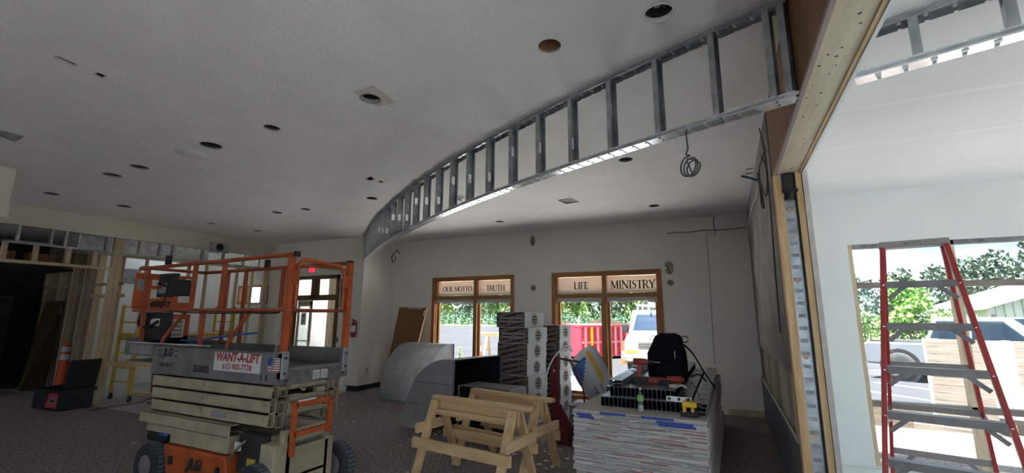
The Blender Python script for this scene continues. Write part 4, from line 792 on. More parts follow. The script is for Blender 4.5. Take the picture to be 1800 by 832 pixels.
for a, b in ((co.outputs['Object'], mp.inputs[0]), (mp.outputs[0], wv.inputs['Vector']), (co.outputs['Object'], mps.inputs[0]), (mps.outputs[0], ns.inputs['Vector']), (wv.outputs['Fac'], mul.inputs[0]), (ns.outputs['Fac'], mul.inputs[1]), (mul.outputs[0], rmp.inputs[0]), (rmp.outputs[0], bs.inputs['Base Color'])): tr.links.new(a, b)
def carton(label, x, y, z, rz, w, d, h, group, lbl):
    t = thing('carton', label, 'carton', (x, y, z), rz, group)
    MB().box(.003,w-.003,.003,d,.002,h-.002).build('carton_body', 'carton_print', t, .004)
    MB().box(w-.004,w+.004,.0,d,.0,h-.0).build('white_end', 'carton_white', t, .004)
    MB().box(.0,w,.0,d,h-.004,h).build('film_top', 'carton_white', t)
    rg = MB().lathe([(min(h,d)*.42,0),(min(h,d)*.42,.002)], (w+.004,d*.5,h*.5), (1,0,0), 22).build('round_emblem', 'carton_ring', t)
    MB().lathe([(min(h,d)*.44,0),(min(h,d)*.44,.003),(min(h,d)*.40,.003)], (w+.004,d*.5,h*.5), (1,0,0), 22, False).build('emblem_ring', 'plastic_white', rg)
    for k in (-1,0,1): MB().box(w+.006,w+.0075,d*.5-.06+.02*abs(k),d*.5+.06-.02*abs(k),h*.5+k*.045-.008,h*.5+k*.045+.008).build('emblem_line', 'ink_letter', rg)
    if lbl:
        for x0, x1 in ((.07,.29),(.31,.52)):
            s_ = MB().box(x0,x1,-.0005,.003,h*.32,h*.66).build('side_label', 'label_grey', t); MB().box(x0+.02,x1-.02,-.001,0,h*.44,h*.54).build('print_line', 'ink_dark', s_)
    return t
A0 = atd(874.6,548.7,7.45); n_ = 7; hh = 1.72/n_
for k in range(n_):
    lab = 'ceiling tile carton, '+('topmost' if k == n_-1 else 'second from top' if k == n_-2 else '')+' of the taller stack' if k >= n_-2 else 'printed ceiling tile carton lower in the taller stack'
    carton(lab.replace('  ',' '), A0.x+.012*((k*7) % 3)-.01+(.0 if k < 6 else -.012), A0.y+.01*(k % 2), k*hh, math.radians(-10), .59 if k < 6 else .565, .56, hh, 'cartons of the taller stack', k >= 5)
B0 = atd(983,571,8.0); h2 = 1.5/6
for k in range(6):
    a = math.radians(-10); carton('ceiling tile carton in shorter stack, topmost' if k == 5 else 'ceiling tile carton lower in the shorter stack by the window', B0.x-.6*math.cos(a)+.008*(k % 2), B0.y-.6*math.sin(a), k*h2, a, .6, .40, h2, 'cartons of the shorter stack', k == 4)
# ============================================================= SAWHORSES
def sawhorse(label, p, q, zt):
    p, q = Vector(p), Vector(q); c = (p+q)/2; Lh = (q-p).length/2; rz = math.atan2(q.y-p.y, q.x-p.x)
    t = thing('sawhorse', label, 'sawhorse', (c.x, c.y, 0), rz)
    MB().box(-Lh,Lh,-.045,.045,zt-.04,zt).build('cap_board', 'pine_x', t, .004); MB().box(-Lh+.03,Lh-.13,-.019,.019,zt-.2,zt-.04).build('beam', 'pine_x', t, .003)
    MB().box(-Lh+.1,Lh-.2,-.075,-.037,zt-.165,zt-.125).build('apron', 'pine_x', t, .003)
    for sx in (-1,1):
        for sy in (-1,1):
            lx = Lh-.17 if sx > 0 else -Lh+.06; top = Vector((lx, sy*.052, zt-.045)); bot = Vector((lx, sy*.34, .012)); MB().bar(top, bot, .09, .038, (0,1,.4*sy)).build('leg', 'pine', t, .003)
    for sy in (-1,1):
        y = sy*(.052+.288*.56+.03); MB().bar((-Lh-.06,y,.36),(Lh-.07,y,.36), .038, .10).build('side_rail', 'pine_x', t, .003)
    for sx in (-1,1):
        x = (Lh-.17+.066) if sx > 0 else (-Lh+.06-.066); MB().bar((x,-.26,.47 if sx > 0 else .5),(x,.26,.47 if sx > 0 else .5), .038, .095).build('end_brace', 'pine_y', t, .003)
    for k in range(8):
        sx = -1 if k % 2 else 1; MB().lathe([(.005,0),(.005,.001)], ((Lh-.18 if sx > 0 else -Lh+.05)+.02*(k//4), -.093, zt-.09-.03*(k % 4)), (0,-1,0), 6).build('screw', 'ink_dark', t)
    return t
sawhorse('front pine sawhorse, nearest the camera', (-2.97,4.244), (-1.756,4.091), .80)
sawhorse('rear pine sawhorse behind the front one', (-2.86,4.88), (-1.74,4.66), .79)
# ============================================================= DRYWALL STACK
def board(z, w, l, x, y, rz, top):
    lab = 'top drywall sheet of the stack carrying the steel studs' if top else 'drywall sheet within the tall floor stack'
    t = thing('drywall_sheet', lab, 'drywall sheet', (x, y, z), rz, 'drywall sheets in the floor stack')
    th = TH; MB().box(0,w,0,l,.0006,th-.0006).build('core', 'gypsum', t); MB().box(.001,w-.001,-.0012-.006*rnd.random(),.0,.0014,th*.5-.0012).build('end_face', 'board_edge' if rnd.random() < .6 else 'gypsum', t); MB().box(.001,w-.001,-.0012-.006*rnd.random(),.0,th*.5+.0012,th-.0014).build('end_face', 'board_edge' if rnd.random() < .6 else 'label_white', t)
    if top: MB().box(.002,w-.002,.002,l,th-.0006,th-.0001).build('face_paper', 'gyp_paper', t)
    for half in (0,1):
     x = .3*rnd.random()
     while x < w-.15:
        l_ = rnd.uniform(.10,.45)
        if rnd.random() < .8:
            mm = rnd.choice(['red_print','label_grey','label_grey','label_white','deck_side','gyp_paper','red_print']); z0 = half*th*.5+rnd.choice([.0016,.006]); MB().box(x+.01,min(x+l_,w-.01),-.0082,-.0012,z0,z0+th*.2).build('end_tape', mm, t)
        x += l_+rnd.uniform(.02,.2)
    if z > .75-TH*3.2:
        for x0, x1 in ((.27,.52),(.66,.95)) if top else ((.05,.2),(.8,1.12)): MB().box(x0,x1,-.0095,-.0012,.002,th-.003).build('brand_strip', 'blue_print', t)
    return t
TH = .75/30
for k in range(30): board(k*TH, 1.219, 3.66, -1.452+rnd.uniform(-.012,.012)+(.016 if k < 8 else 0), 4.44+rnd.uniform(-.012,.012), rnd.uniform(-.004,.004)-.012, k == 29)
sb = MB().box(0,.041,0,3.15,0,.0012).box(0,.041,0,3.15,.0908,.092).box(0,.0012,0,3.15,0,.092).box(.04,.041,0,3.15,0,.012).box(.04,.041,0,3.15,.08,.092)
SBM = sb.mesh('stud_section', 'galv'); SBB = MB().box(.0015,.0395,.004,3.1,.0015,.0905).mesh('stud_shadow', 'deep_black')  # black fill paints the shade inside each hollow stud
def studrow(n, x0, y0, z0, grp, lab):
    for k in range(n):
        t = thing('steel_stud', lab, 'steel stud', (x0+k*.0425, y0+rnd.uniform(-.004,.004), z0), 0, grp); link('channel', SBM, t); link('shade_fill', SBB, t)
studrow(20, -1.24, 4.72, .752, 'steel studs of the lower row', 'galvanized steel stud in lower row on the drywall stack')
studrow(15, -1.16, 4.79, .846, 'steel studs of the upper row', 'galvanized steel stud in upper row on the drywall stack')
def track(label, x, y, z, w, l, hole=True):
    t = thing('steel_track', label, 'steel track', (x, y, z), .0); MB().box(0,w,0,l,.028,.030).box(0,.0015,0,l,0,.03).box(w-.0015,w,0,l,0,.03).build('channel', 'galv', t)
    if hole:
        for k in range(int(l/.35)): MB().box(w*.3,w*.7,.2+k*.35,.24+k*.35,.0302,.0306).build('slot', 'ink_dark', t)
for k, z in enumerate((.846,.878,.910)): track('long slotted steel track on right edge of drywall stack, '+('lowest','middle','top')[k], -.385+.01*k, 4.66+.03*k, z-.09+.0*k+.0, .14, 3.35, k == 2)
for k in range(2): track('slotted steel track lying over the left studs, '+('lower','upper')[k], -1.165, 4.80, .940+.033*k, .13, 3.0, k == 1)
for k in range(2): track('slotted steel track bundle on left drywall edge, '+('lower','upper')[k], -1.40, 5.6, .752+.033*k, .13, 2.3)
# ---- tools on the stack
t = thing('backpack', 'black backpack standing on the stack of steel studs', 'backpack', (-.64,5.52,.94), .12)
prof = [(.235,.14,0,0),(.25,.155,.06,0),(.25,.16,.2,0),(.24,.155,.32,.0),(.20,.14,.41,.01),(.185,.13,.46,.015),(.16,.11,.50,.02),(.10,.07,.525,.025)]
b = MB(); n = 20
for i, (a, d, z, dx) in enumerate(prof):
    for k in range(n):
        an = 2*PI*k/n; ca, sa = math.cos(an), math.sin(an); e = .55; b.v.append((dx-.02+a*math.copysign(abs(ca)**e, ca)*.86, d*math.copysign(abs(sa)**e, sa), z))
for i in range(len(prof)-1):
    for k in range(n): b.f.append((i*n+k, i*n+(k+1) % n, (i+1)*n+(k+1) % n, (i+1)*n+k)); b.sm.append(True)
b.f += [tuple(range(n))[::-1], tuple(range((len(prof)-1)*n, len(prof)*n))]; b.sm += [False, True]
b.build('body', 'pack_black', t)
MB().box(-.14,.13,-.185,-.14,.05,.24).build('front_pocket', 'pack_black', t, .025); MB().box(-.235,-.19,-.1,.08,.04,.32).build('side_pocket', 'pack_black', t, .02); MB().box(.055,.065,-.192,-.184,.26,.34).build('zip_pull', 'label_grey', t)
for sx in (-1,1): MB().tube(arcpts((sx*.17+.01,-.0,.46), .035, 0, PI*2*.95, 12, 'xz'), .006, 6).build('carry_loop', 'pack_black', t)
st_ = MB(); sp_ = catmull([(.17,-.04,.40),(.25,-.10,.31),(.33,-.18,.16),(.40,-.30,.04),(.43,-.36,.0)], 6)
for p, q in zip(sp_, sp_[1:]): st_.bar(p, q, .05, .008, (1,.2,.6))
st_.build('shoulder_strap', 'pack_black', t); MB().tube(catmull([(.22,-.06,.06),(.30,-.12,.09),(.36,-.2,.03)], 5), .008, 6).build('webbing', 'pack_black', t)
def drill(label, loc, rz, m, batt):
    t = thing('cordless_drill', label, 'drill', loc, rz)
    MB().lathe([(.02,-.085),(.034,-.08),(.036,0),(.032,.05),(.024,.07)], (0,0,.21), (1,0,0), 16).build('motor_body', m, t); MB().lathe([(.024,.07),(.024,.10),(.014,.125)], (0,0,.21), (1,0,0), 14).build('chuck', 'black', t); MB().cyl((.12,0,.21),(.19,0,.21), .004, 8).build('bit', 'galv_bright', t)
    MB().hexa([(-.055,-.02,.05),(-.005,-.02,.05),(-.005,.02,.05),(-.055,.02,.05)], [(-.045,-.018,.19),(.01,-.018,.19),(.01,.018,.19),(-.045,.018,.19)]).build('grip', m, t, .01); MB().box(-.005,.012,-.01,.01,.14,.175).build('trigger', 'black', t)
    MB().box(-.085,.055,-.04,.04,0,.055).build('battery', batt, t, .008); MB().box(-.07,.03,-.035,.035,.055,.07).build('battery_shoe', m, t, .005); return t
drill('red and black cordless drill standing upright beside backpack', (-.86,4.98,.972), .1, 'tool_red', 'black')
t = thing('cordless_tool', 'red cordless tool lying in front of the backpack', 'tool', (-.70,5.18,.94), .15); MB().box(-.24,.06,-.05,.05,.0,.07).build('body', 'tool_red', t, .02); MB().lathe([(.045,0),(.04,.14),(.02,.18)], (.06,0,.045), (1,0,.05), 14).build('nose', 'tool_red', t); MB().box(-.02,.1,-.075,-.045,.0,.05).build('guard', 'black', t, .01); MB().box(-.3,-.24,-.04,.04,0,.06).build('battery', 'black', t, .008)
t = thing('yellow_tool', 'yellow and black cordless tool at right front of the stack', 'tool', (-.365,4.58,.752), .0); t.scale = (.85,.85,.9); MB().box(-.09,.06,-.04,.04,.09,.145).build('body', 'tool_yellow', t, .012); MB().box(-.085,-.05,-.035,.035,.0,.1).build('handle', 'tool_yellow', t, .008); MB().box(-.11,.07,-.05,.05,0,.045).build('battery', 'black', t, .008); MB().lathe([(.03,0),(.022,.05)], (.06,0,.115), (1,0,-.3), 12).build('nose', 'black', t); MB().box(.0,.03,-.03,.03,.045,.09).build('rail', 'tool_yellow', t, .006)
t = thing('water_bottle', 'clear water bottle with green label in front of the studs', 'bottle', (-.82,4.60,.752)); MB().lathe([(.026,0),(.031,.01),(.030,.05),(.028,.09),(.031,.12),(.030,.15),(.012,.195),(.011,.205)], n=18).build('bottle_body', 'bottle_glass', t); MB().lathe([(.0318,.10),(.0318,.15)], n=18, caps=False).build('label_band', mat('label_green', (.30,.55,.18), .5), t); MB().lathe([(.0135,.205),(.0135,.222)], n=12).build('cap', 'plastic_white', t); MB().lathe([(.025,.003),(.0285,.012),(.0275,.05),(.0265,.06)], n=16).build('water', mat('water_grey', (.55,.57,.58), .1), t)
t = thing('spirit_level', 'short silver spirit level resting across the stud ends', 'level', (-.48,4.74,.846), -.02); MB().box(-.12,.115,-.012,.012,0,.05).build('body', 'galv_bright', t, .003)
for x in (-.09,0,.085): MB().lathe([(.014,0),(.014,.001)], (x,-.012,.026), (0,-1,0), 14).build('vial', 'ink_dark', t)
t = thing('work_glove', 'crumpled grey work glove lying by the backpack', 'glove', (-.55,4.93,.94), .3)
MB().lathe([(.03,0),(.05,.012),(.048,.03),(.02,.042)], n=12).build('palm', 'gyp_paper', t)
for k in range(4): MB().tube(catmull([(.03,-.03+k*.02,.02),(.08,-.035+k*.024,.035),(.12,-.03+k*.022,.012)], 3), [.012]*7, 7).build('finger', 'gyp_paper', t)
MB().tube([(-.01,.03,.02),(.03,.07,.015),(.05,.085,.01)], .011, 7).build('thumb', 'gyp_paper', t)
b = MB(); rr = random.Random(3)
for i in range(9):
    for k in range(12): a = 2*PI*k/12; ph = PI*i/8; r = .07*(1+.35*rr.uniform(-1,1)); b.v.append((r*1.3*math.sin(ph)*math.cos(a), r*math.sin(ph)*math.sin(a), .04+.6*r*math.cos(ph)))
for i in range(8):
    for k in range(12): b.f.append((i*12+k, i*12+(k+1) % 12, (i+1)*12+(k+1) % 12, (i+1)*12+k)); b.sm.append(False)
o = b.build('crumpled_film', 'bag_white'); o.location = (-1.03,5.85,1.01); tag(o, 'crumpled pale plastic film left of the red drill', 'plastic film')
wire('thin_cable', 'thin black cable trailing over the studs right of the glove', [(-.40,4.99,.95),(-.38,5.05,.99),(-.33,4.95,.93),(-.30,4.80,.90)], .004, 'black')
# ============================================================= HAND TRUCK, BAG, PIPE
t = thing('hand_truck', 'maroon steel hand truck with tall mast and black wheels', 'hand truck', (-2.17,5.88,0), -.1); t.scale = (.85,1,1)
mt = MB().box(-.065,.065,-.02,.03,.02,1.08).lathe([(.065,-.02),(.065,.03)], (0,0,1.08), (0,1,0), 18).build('mast', 'maroon', t, .003)
for z in (.15,.42,.68,.93): MB().lathe([(.018,0),(.018,.002)], (.0,-.02,z), (0,-1,0), 12).build('mast_hole', 'label_white' if z > .9 else 'black', mt)
MB().prism([(.05,.02),(.36,.02),(.36,.12),(.10,.50),(.05,.50)], 'y', -.01, .02).build('gusset', 'maroon', t); MB().box(-.1,.1,-.03,.5,.0,.02).build('toe_plate', 'maroon', t); MB().box(.05,.42,.0,.45,.08,.12).build('base_bar', 'maroon', t)
for y in (-.02,.38):
    w_ = MB().lathe([(.06,-.03),(.1,-.03),(.11,-.015),(.11,.015),(.1,.03),(.06,.03)], (.36,y,.115), (0,1,0), 24).build('wheel', 'rubber', t); MB().lathe([(.062,-.02),(.05,-.032),(.02,-.036)], (.36,y,.115), (0,1,0), 16).build('hub', 'label_grey', w_)
MB().cyl((.36,-.03,.115),(.36,.4,.115), .012, 10).build('axle', 'galv', t)
MB().tube([(.43,.15,.18),(.43,.13,.62),(.40,.10,.80),(.32,.06,.98),(.24,.03,1.07)], .014, 8).build('handle_shaft', 'maroon', t); MB().tube([(.06,.03,1.09),(.42,.03,1.06)], .014, 8).build('handle_bar', 'maroon', t); MB().lathe([(.03,0),(.03,.05)], (.43,.15,.2), (0,0,1), 12).build('knuckle', 'maroon', t)
D_ = lambda x, y, d=6.05: atd(x, y, d)
pts = [D_(988,625), D_(994,614), D_(1006,618), D_(998,608), D_(985,616), D_(972,632), D_(962,655), D_(957,690), D_(958,715), D_(966,748), Vector((-2.3,5.74,.011))]
wire('plastic_tube', 'white flexible plastic tube arching beside the hand truck', pts, .011, 'pvc', 'tube')
t = thing('equipment_box', 'grey equipment box on the floor behind the hand truck', 'box', (-2.02,6.72,0), 0); t.scale = (.68,.7,.78); MB().box(-.28,.25,-.2,.25,.1,.46).build('body', 'label_grey', t, .01); MB().hexa([(-.28,-.2,.46),(.25,-.2,.46),(.25,.25,.46),(-.28,.25,.46)], [(-.2,-.12,.52),(.17,-.12,.52),(.17,.2,.52),(-.2,.2,.52)]).build('lid', 'label_white', t); MB().box(-.22,.2,-.14,.2,0,.1).build('skid', 'black', t)
for k in range(4): MB().box(-.22,.18,-.203,-.2,.18+k*.05,.205+k*.05).build('vent_slot', 'ink_dark', t)
# bag of insulation: leaning soft pillow
cbx = thing('support_carton', 'plain low carton hidden under the insulation bag', 'carton', (-1.64,7.05,0)); MB().box(-.16,.16,-.3,.3,0,.40).build('carton_body', 'cardboard', cbx, .005); MB().box(-.03,.03,-.3,.3,.40,.401).build('tape', 'label_grey', cbx)
base = Vector((-1.62,7.05,.40)); t = thing('insulation_bag', 'white insulation bag with blue and yellow print leaning by the window', 'bag', base)
tp = [atd(x, y, 7.0)-base for x, y in ((1000,640),(1043,604),(1083,686),(1038,712))]; tp[2].z = max(tp[2].z, .05); tp[3].z = max(tp[3].z, .03)
TL, TR, BR_, BL = tp; nrm = (TR-TL).cross(BL-TL).normalized(); nrm = -nrm if nrm.y > 0 else nrm
NU, NV = 14, 16; b = MB()
def gp(u, v):
    a, c = 2*u-1, 2*v-1; u, v = .5+.5*a*math.sqrt(1-.30*c*c), .5+.5*c*math.sqrt(1-.30*a*a); u, v = .5+(u-.5)*1.12, .5+(v-.5)*1.12
    return (TL*(1-u)+TR*u)*(1-v)+(BL*(1-u)+BR_*u)*v
rr = random.Random(5); jit = [[rr.uniform(-.012,.012) for _ in range(NU+1)] for _ in range(NV+1)]
def face(sg, off=0.): return [gp(i/NU, j/NV)+nrm*(sg*(.17*(1-(2*i/NU-1)**4)*(1-(2*j/NV-1)**6)+jit[j][i])+off) for j in range(NV+1) for i in range(NU+1)]
F1, F2 = face(1), face(-1); quad = lambda j, i: (j*(NU+1)+i, j*(NU+1)+i+1, (j+1)*(NU+1)+i+1, (j+1)*(NU+1)+i)
allq = [quad(j, i) for j in range(NV) for i in range(NU)]
b.add(F1, allq, True); b.add(F2, [q[::-1] for q in allq], True); b.build('bag_body', 'bag_white', t)
FO = face(1, .004); MB().add(FO, [quad(j, i) for j in range(2,10) for i in range(0,8) if i <= 7-(j-2)*.95], True).build('blue_print_panel', 'bag_blue', t); MB().add(FO, [quad(j, i) for j in range(1,11) for i in range(9,11)], True).build('yellow_print_stripe', 'bag_yellow', t)
for i in (5,8): MB().add(face(1,.005), [quad(j, i) for j in range(11,15)], True).build('lettering_band', 'label_grey', t)
# ============================================================= LEFT SIDE OBJECTS
t = thing('tool_bin', 'open black plastic tool bin with red picture label', 'tool bin', (-10.95,4.09,0), .06)
MB().box(-.42,.42,-.24,.24,.0,.02).build('base', 'black', t); w4 = MB()
for q in ((-.42,.42,-.24,-.225,.02,.34),(-.42,.42,.225,.24,.02,.34),(-.42,-.405,-.225,.225,.02,.34),(.405,.42,-.225,.225,.02,.34)): w4.box(*q)
w4.build('bin_walls', 'black', t); MB().box(-.45,.45,-.27,-.24,.30,.35).box(-.45,.45,.24,.27,.30,.35).box(-.45,-.42,-.24,.24,.30,.35).box(.42,.45,-.24,.24,.30,.35).build('rim', 'black', t)
MB().hexa([(.40,-.22,.36),(.44,-.22,.36),(.44,.24,.36),(.40,.24,.36)], [(.50,-.22,.86),(.54,-.22,.86),(.54,.24,.86),(.50,.24,.86)]).build('lid', 'black', t, .03)
lb = MB().hexa([(.0,-.243,.05),(.36,-.243,.05),(.36,-.2405,.05),(.0,-.2405,.05)], [(.1,-.243,.30),(.39,-.243,.30),(.39,-.2405,.30),(.1,-.2405,.30)]).build('picture_label', mat('label_red', (.55,.045,.09), .5), t); MB().box(.13,.32,-.2445,-.243,.12,.22).build('picture', 'label_grey', lb); MB().box(.16,.29,-.246,-.2445,.14,.19).build('picture_tool', 'ink_dark', lb)
c = atz(103,687,0); t = thing('delineator_post', 'orange delineator post with two white bands by the studs', 'traffic post', (c.x, c.y, 0)); MB().lathe([(.2,0),(.2,.03),(.1,.05)], n=8).build('rubber_base', 'black', t); MB().lathe([(.095,.05),(.085,.3),(.072,.95)], n=20).build('post', 'cone_orange', t); MB().lathe([(.04,.95),(.03,1.0),(.075,1.02),(.07,1.05),(.03,1.075)], n=16).build('grip_top', 'cone_orange', t)
for z0, z1 in ((.66,.78),(.83,.94)): MB().lathe([(.081,z0),(.077,z1)], n=20, caps=False).build('white_band', 'cone_white', t)
SX0, SX1, SY0, SY1 = -11.17, -10.47, 4.88, 6.73
t = thing('baker_scaffold', 'yellow rolling scaffold standing behind the lift', 'scaffold', (-10.82,5.8,0)); o = t.location
def sb_(b, nm, m, par=None): return put(b, nm, m, t, par)
for y in (SY0, SY1):
    for x in (SX0, SX1):
        sb_(MB().bar((x,y,.14),(x,y,1.85), .045, .045, (1,0,0)), 'upright', 'yellow')
        w_ = sb_(MB().lathe([(.035,-.02),(.063,-.015),(.063,.015),(.035,.02)], (x,y,.064), (0,1,0), 18), 'caster_wheel', 'rubber'); sb_(MB().box(x-.02,x+.02,y-.03,y-.022,.06,.15).box(x-.02,x+.02,y+.022,y+.03,.06,.15), 'caster_fork', 'galv', w_)
    for z in (.35,.62,.9,1.2,1.5,1.8): sb_(MB().bar((SX0,y,z),(SX1,y,z), .025, .025), 'rung', 'yellow')
    sb_(MB().bar((SX0,y,1.235),(SX1,y,1.235), .04, .1), 'end_truss', 'yellow')
for x in (SX0, SX1): sb_(MB().bar((x,SY0,1.19),(x,SY1,1.19), .03, .09), 'side_beam', 'yellow')
for x in (SX1-.045,):
    for k in range(4): sb_(MB().tube(catmull([(SX1,SY0+.3+k*.4,1.15),(SX1,SY0+.32+k*.4,1.05),(SX1,SY0+.42+k*.4,1.02),(SX1,SY0+.46+k*.4,1.15)], 4), .01, 6), 'loop_brace', 'yellow')
sb_(MB().box(SX0+.03,SX1-.03,SY0+.03,SY1-.03,1.235,1.26), 'plank_deck', 'pine_y')
a, b = Vector((-11.35,4.80,.68)), Vector((-9.35,4.80,.76)); tag(MB().bar(a, b, .04, .09).build('loose_plank', 'pine_x'), 'pale loose plank propped across the yellow scaffold', 'plank')
tag(MB().bar(atz(266,692,0)+Vector((0,0,.01)), atx(276,600,-10.2), .05, .09).build('pink_stud', 'stud_pink'), 'pinkish upright lumber behind the lift corner', 'stud')
tag(MB().bar((-11.4,5.35,.04),(-8.6,5.5,.04), .1, .06).build('floor_lumber', 'pine_x'), 'pale lumber lying on the floor by the scaffold wheels', 'plank')
wire('extension_cord', 'dark cord snaking over floor before the scaffold', [atz(160,722,.008), atz(200,715,.008), atz(245,709,.008), atz(262,702,.008), atz(285,706,.008), atz(258,709,.008), atz(290,712,.008)], .012, 'wire_dark')
t = thing('plastic_jug', 'small white plastic jug on the floor by the pilaster', 'jug', atz(601,690,0)); MB().lathe([(.07,0),(.075,.03),(.075,.12),(.03,.17),(.03,.2)], n=14).build('body', 'plastic_white', t); MB().lathe([(.032,.2),(.032,.22)], n=10).build('cap', 'plastic_white', t); MB().tube(arcpts((.07,0,.1), .045, -PI/2, PI/2, 6), .012, 6).build('handle', 'plastic_white', t)
o = box('yellow_carton', 'yellow', (-.08,.08,-.05,.05,0,.07)); o.location = atz(592,693,0); tag(o, 'tiny yellow carton on the floor beside the jug', 'carton')
o = MB().box(-.12,.12,-.1,.1,0,.03).build('dark_tray', 'black'); o.location = atz(664,676,0); tag(o, 'low dark tray on the floor against the pilaster', 'tray')
# scraps on the carpet
cm = MB().add([(-.02,-.012,.003),(.018,-.016,.006),(.024,.012,.002),(-.012,.018,.009),(0,0,.014)], [(0,1,4),(1,2,4),(2,3,4),(3,0,4)]).mesh('paper_scrap', 'crumb')
for i in range(110):
    x, y = rnd.uniform(-7.2,-1.3), rnd.uniform(3.2,8.4)
    if -2.0 > x > -6.1 and y < 3.6 and x < -3.4: continue
    o = link('paper_scrap', cm, None, (x, y, .0), rnd.uniform(0,6)); o.scale = [rnd.uniform(.3,1.3)]*3; tag(o, 'tiny pale drywall scrap on the carpet', 'scrap', 'scraps on the carpet')
for px, py in ((985,792),(997,808),(948,818),(960,812),(905,800),(970,822),(930,825),(590,705),(600,712),(575,720)):
    o = link('paper_scrap', cm, None, atz(px, py, .0), rnd.uniform(0,6)); o.scale = [1.6]*3; tag(o, 'tiny pale drywall scrap on the carpet', 'scrap', 'scraps on the carpet')
tag(MB().box(-.25,.25,-.004,.004,0,.002).build('carpet_seam', 'vinyl_base'), 'dark seam line in the carpet near the pilaster', 'seam'); o = bpy.data.objects['carpet_seam']; a, b = atz(632,685,.0005), atz(648,712,.0005); o.location = (a+b)/2; o.rotation_euler.z = math.atan2(b.y-a.y, b.x-a.x); o.scale.x = (b-a).length/.5
# ============================================================= LADDER
A1 = Vector((1.116,4.43)); ang = math.atan2(-.22,.975); t = thing('step_ladder', 'red fiberglass step ladder with grey steps in the bright room', 'ladder', (1.31,4.33,0), ang)
HT = 2.23; zs = (1.92,1.615,1.31,1.005,.70,.395,.12)
hw = lambda z: .175+(HT-z)*.105; yf = lambda z: -.03-(HT-z)*.20; yb = lambda z: .03+(HT-z)*.24; hb = lambda z: .165+(HT-z)*.075
MB().box(-.20,.20,-.07,.07,HT-.05,HT).build('top_cap', 'ladder_cap', t, .008); MB().box(-.06,.07,-.0715,-.07,HT-.035,HT-.015).build('cap_label', 'label_grey', t)
for s in (-1,1):
    MB().bar((s*hw(HT-.05),yf(HT-.05),HT-.05),(s*hw(0),yf(0),0), .03, .075, (0,1,.2)).build('front_rail', 'ladder_red', t, .004); MB().bar((s*hb(HT-.05),yb(HT-.05),HT-.05),(s*hb(0),yb(0),0), .025, .055, (0,1,-.2)).build('rear_rail', 'ladder_red', t, .004)
    MB().box(s*hw(0)-.03,s*hw(0)+.03,yf(0)-.05,yf(0)+.05,0,.02).build('rubber_foot', 'black', t); MB().box(s*hb(0)-.03,s*hb(0)+.03,yb(0)-.04,yb(0)+.04,0,.02).build('rubber_foot', 'black', t)
    z = .93; MB().bar((s*hw(z),yf(z),z),(s*hb(z),(yf(z)+yb(z))/2,z-.02), .008, .03).bar((s*hb(z),(yf(z)+yb(z))/2,z-.02),(s*hb(z),yb(z),z+.03), .008, .03).build('spreader', 'ladder_grey', t)
for i, z in enumerate(zs):
    st = MB().box(-hw(z)+.015,hw(z)-.015,yf(z)-.035,yf(z)+.05,z-.012,z).box(-hw(z)+.015,hw(z)-.015,yf(z)-.038,yf(z)-.033,z-.05,z).build('step', 'ladder_grey', t, .002)
    for s in (-1,1): MB().bar((s*(hw(z)-.02),yf(z)-.02,z-.13),(s*(hw(z)-.14),yf(z)-.02,z-.02), .004, .03, (0,0,1)).build('step_brace', 'ladder_grey', t)
    for s in (-1,1): MB().lathe([(.009,0),(.008,.006)], (s*(hw(z)),yf(z)-.038,z-.03), (0,-1,0), 8).build('rivet', 'galv_bright', st)
for z in (1.31,.98,.62): MB().box(-hb(z),hb(z),yb(z)-.012,yb(z)+.012,z-.045,z).build('rear_brace', 'ladder_cap', t, .002)
for s in (-1,1): MB().bar((s*(hb(.6)-.15),yb(.6),.6),(s*(hb(.45)-.01),yb(.45),.42), .012, .03).build('rear_diagonal', 'ladder_cap', t)
# ============================================================= OUTSIDE
mat('asphalt', (.049,.051,.058), .95, spec=0, var=.08, scale=.6, stretch=(1,.3,1)); mat('sand', (.048,.038,.030), .95, spec=0, col2=(.026,.021,.016), scale=2, detail=8); mat('grass_far', (.13,.15,.06), .95, var=.2, scale=1.5); mat('concrete', (.80,.785,.76), .9, var=.06, scale=2); mat('concrete_side', (.46,.45,.44), .9, var=.06, scale=2)
mat('pine_green', (.17,.30,.18), .9, col2=(.08,.165,.10), scale=4); mat('leaf_green', (.28,.41,.15), .9, col2=(.12,.20,.07), scale=1.6); mat('leaf_yellow', (.42,.48,.18), .9, col2=(.19,.26,.09), scale=1.6); mat('leaf_dark', (.15,.20,.155), .9, col2=(.07,.10,.085), scale=1.2); mat('leaf_bright', (.30,.50,.12), .9, col2=(.12,.26,.06), scale=2); mat('bark', (.12,.09,.07), .9)
mat('dumpster_red', (.55,.04,.07), .5, var=.1, scale=4); mat('paint_white', (.34,.35,.37), .35); mat('truck_grey', (.16,.18,.21), .35, .2); mat('chrome', (.6,.62,.65), .15, 1.); mat('metal_white', (.40,.415,.43), .5); mat('roof_white', (.15,.157,.17), .5); mat('amber', (.8,.3,.03), .4); mat('head_lamp', (.7,.72,.75), .2)
def ground(n, m, poly, z):
    b = MB(); b.add([(x, y, z) for x, y in poly], [tuple(range(len(poly)))]); o = b.build(n, m); return struct(o)
ground('ground_asphalt', 'asphalt', [(-220,9.2),(160,9.2),(160,78),(-220,78)], GZ); ground('ground_side', 'asphalt', [(5.2,-200),(200,-200),(200,9.2),(5.2,9.2)], GZ); ground('ground_rear', 'asphalt', [(-200,-200),(5.2,-200),(5.2,-4.3),(-200,-4.3)], GZ); ground('ground_left', 'asphalt', [(-220,-4.3),(-16.3,-4.3),(-16.3,9.2),(-220,9.2)], GZ)
ground('ground_field', 'grass_far', [(-400,78),(400,78),(400,420),(-400,420)], GZ-.01)
ground('ground_sand', 'sand', [(.7,6.7),(9,6.7),(9,12.4),(.7,12.6)], GZ+.01)
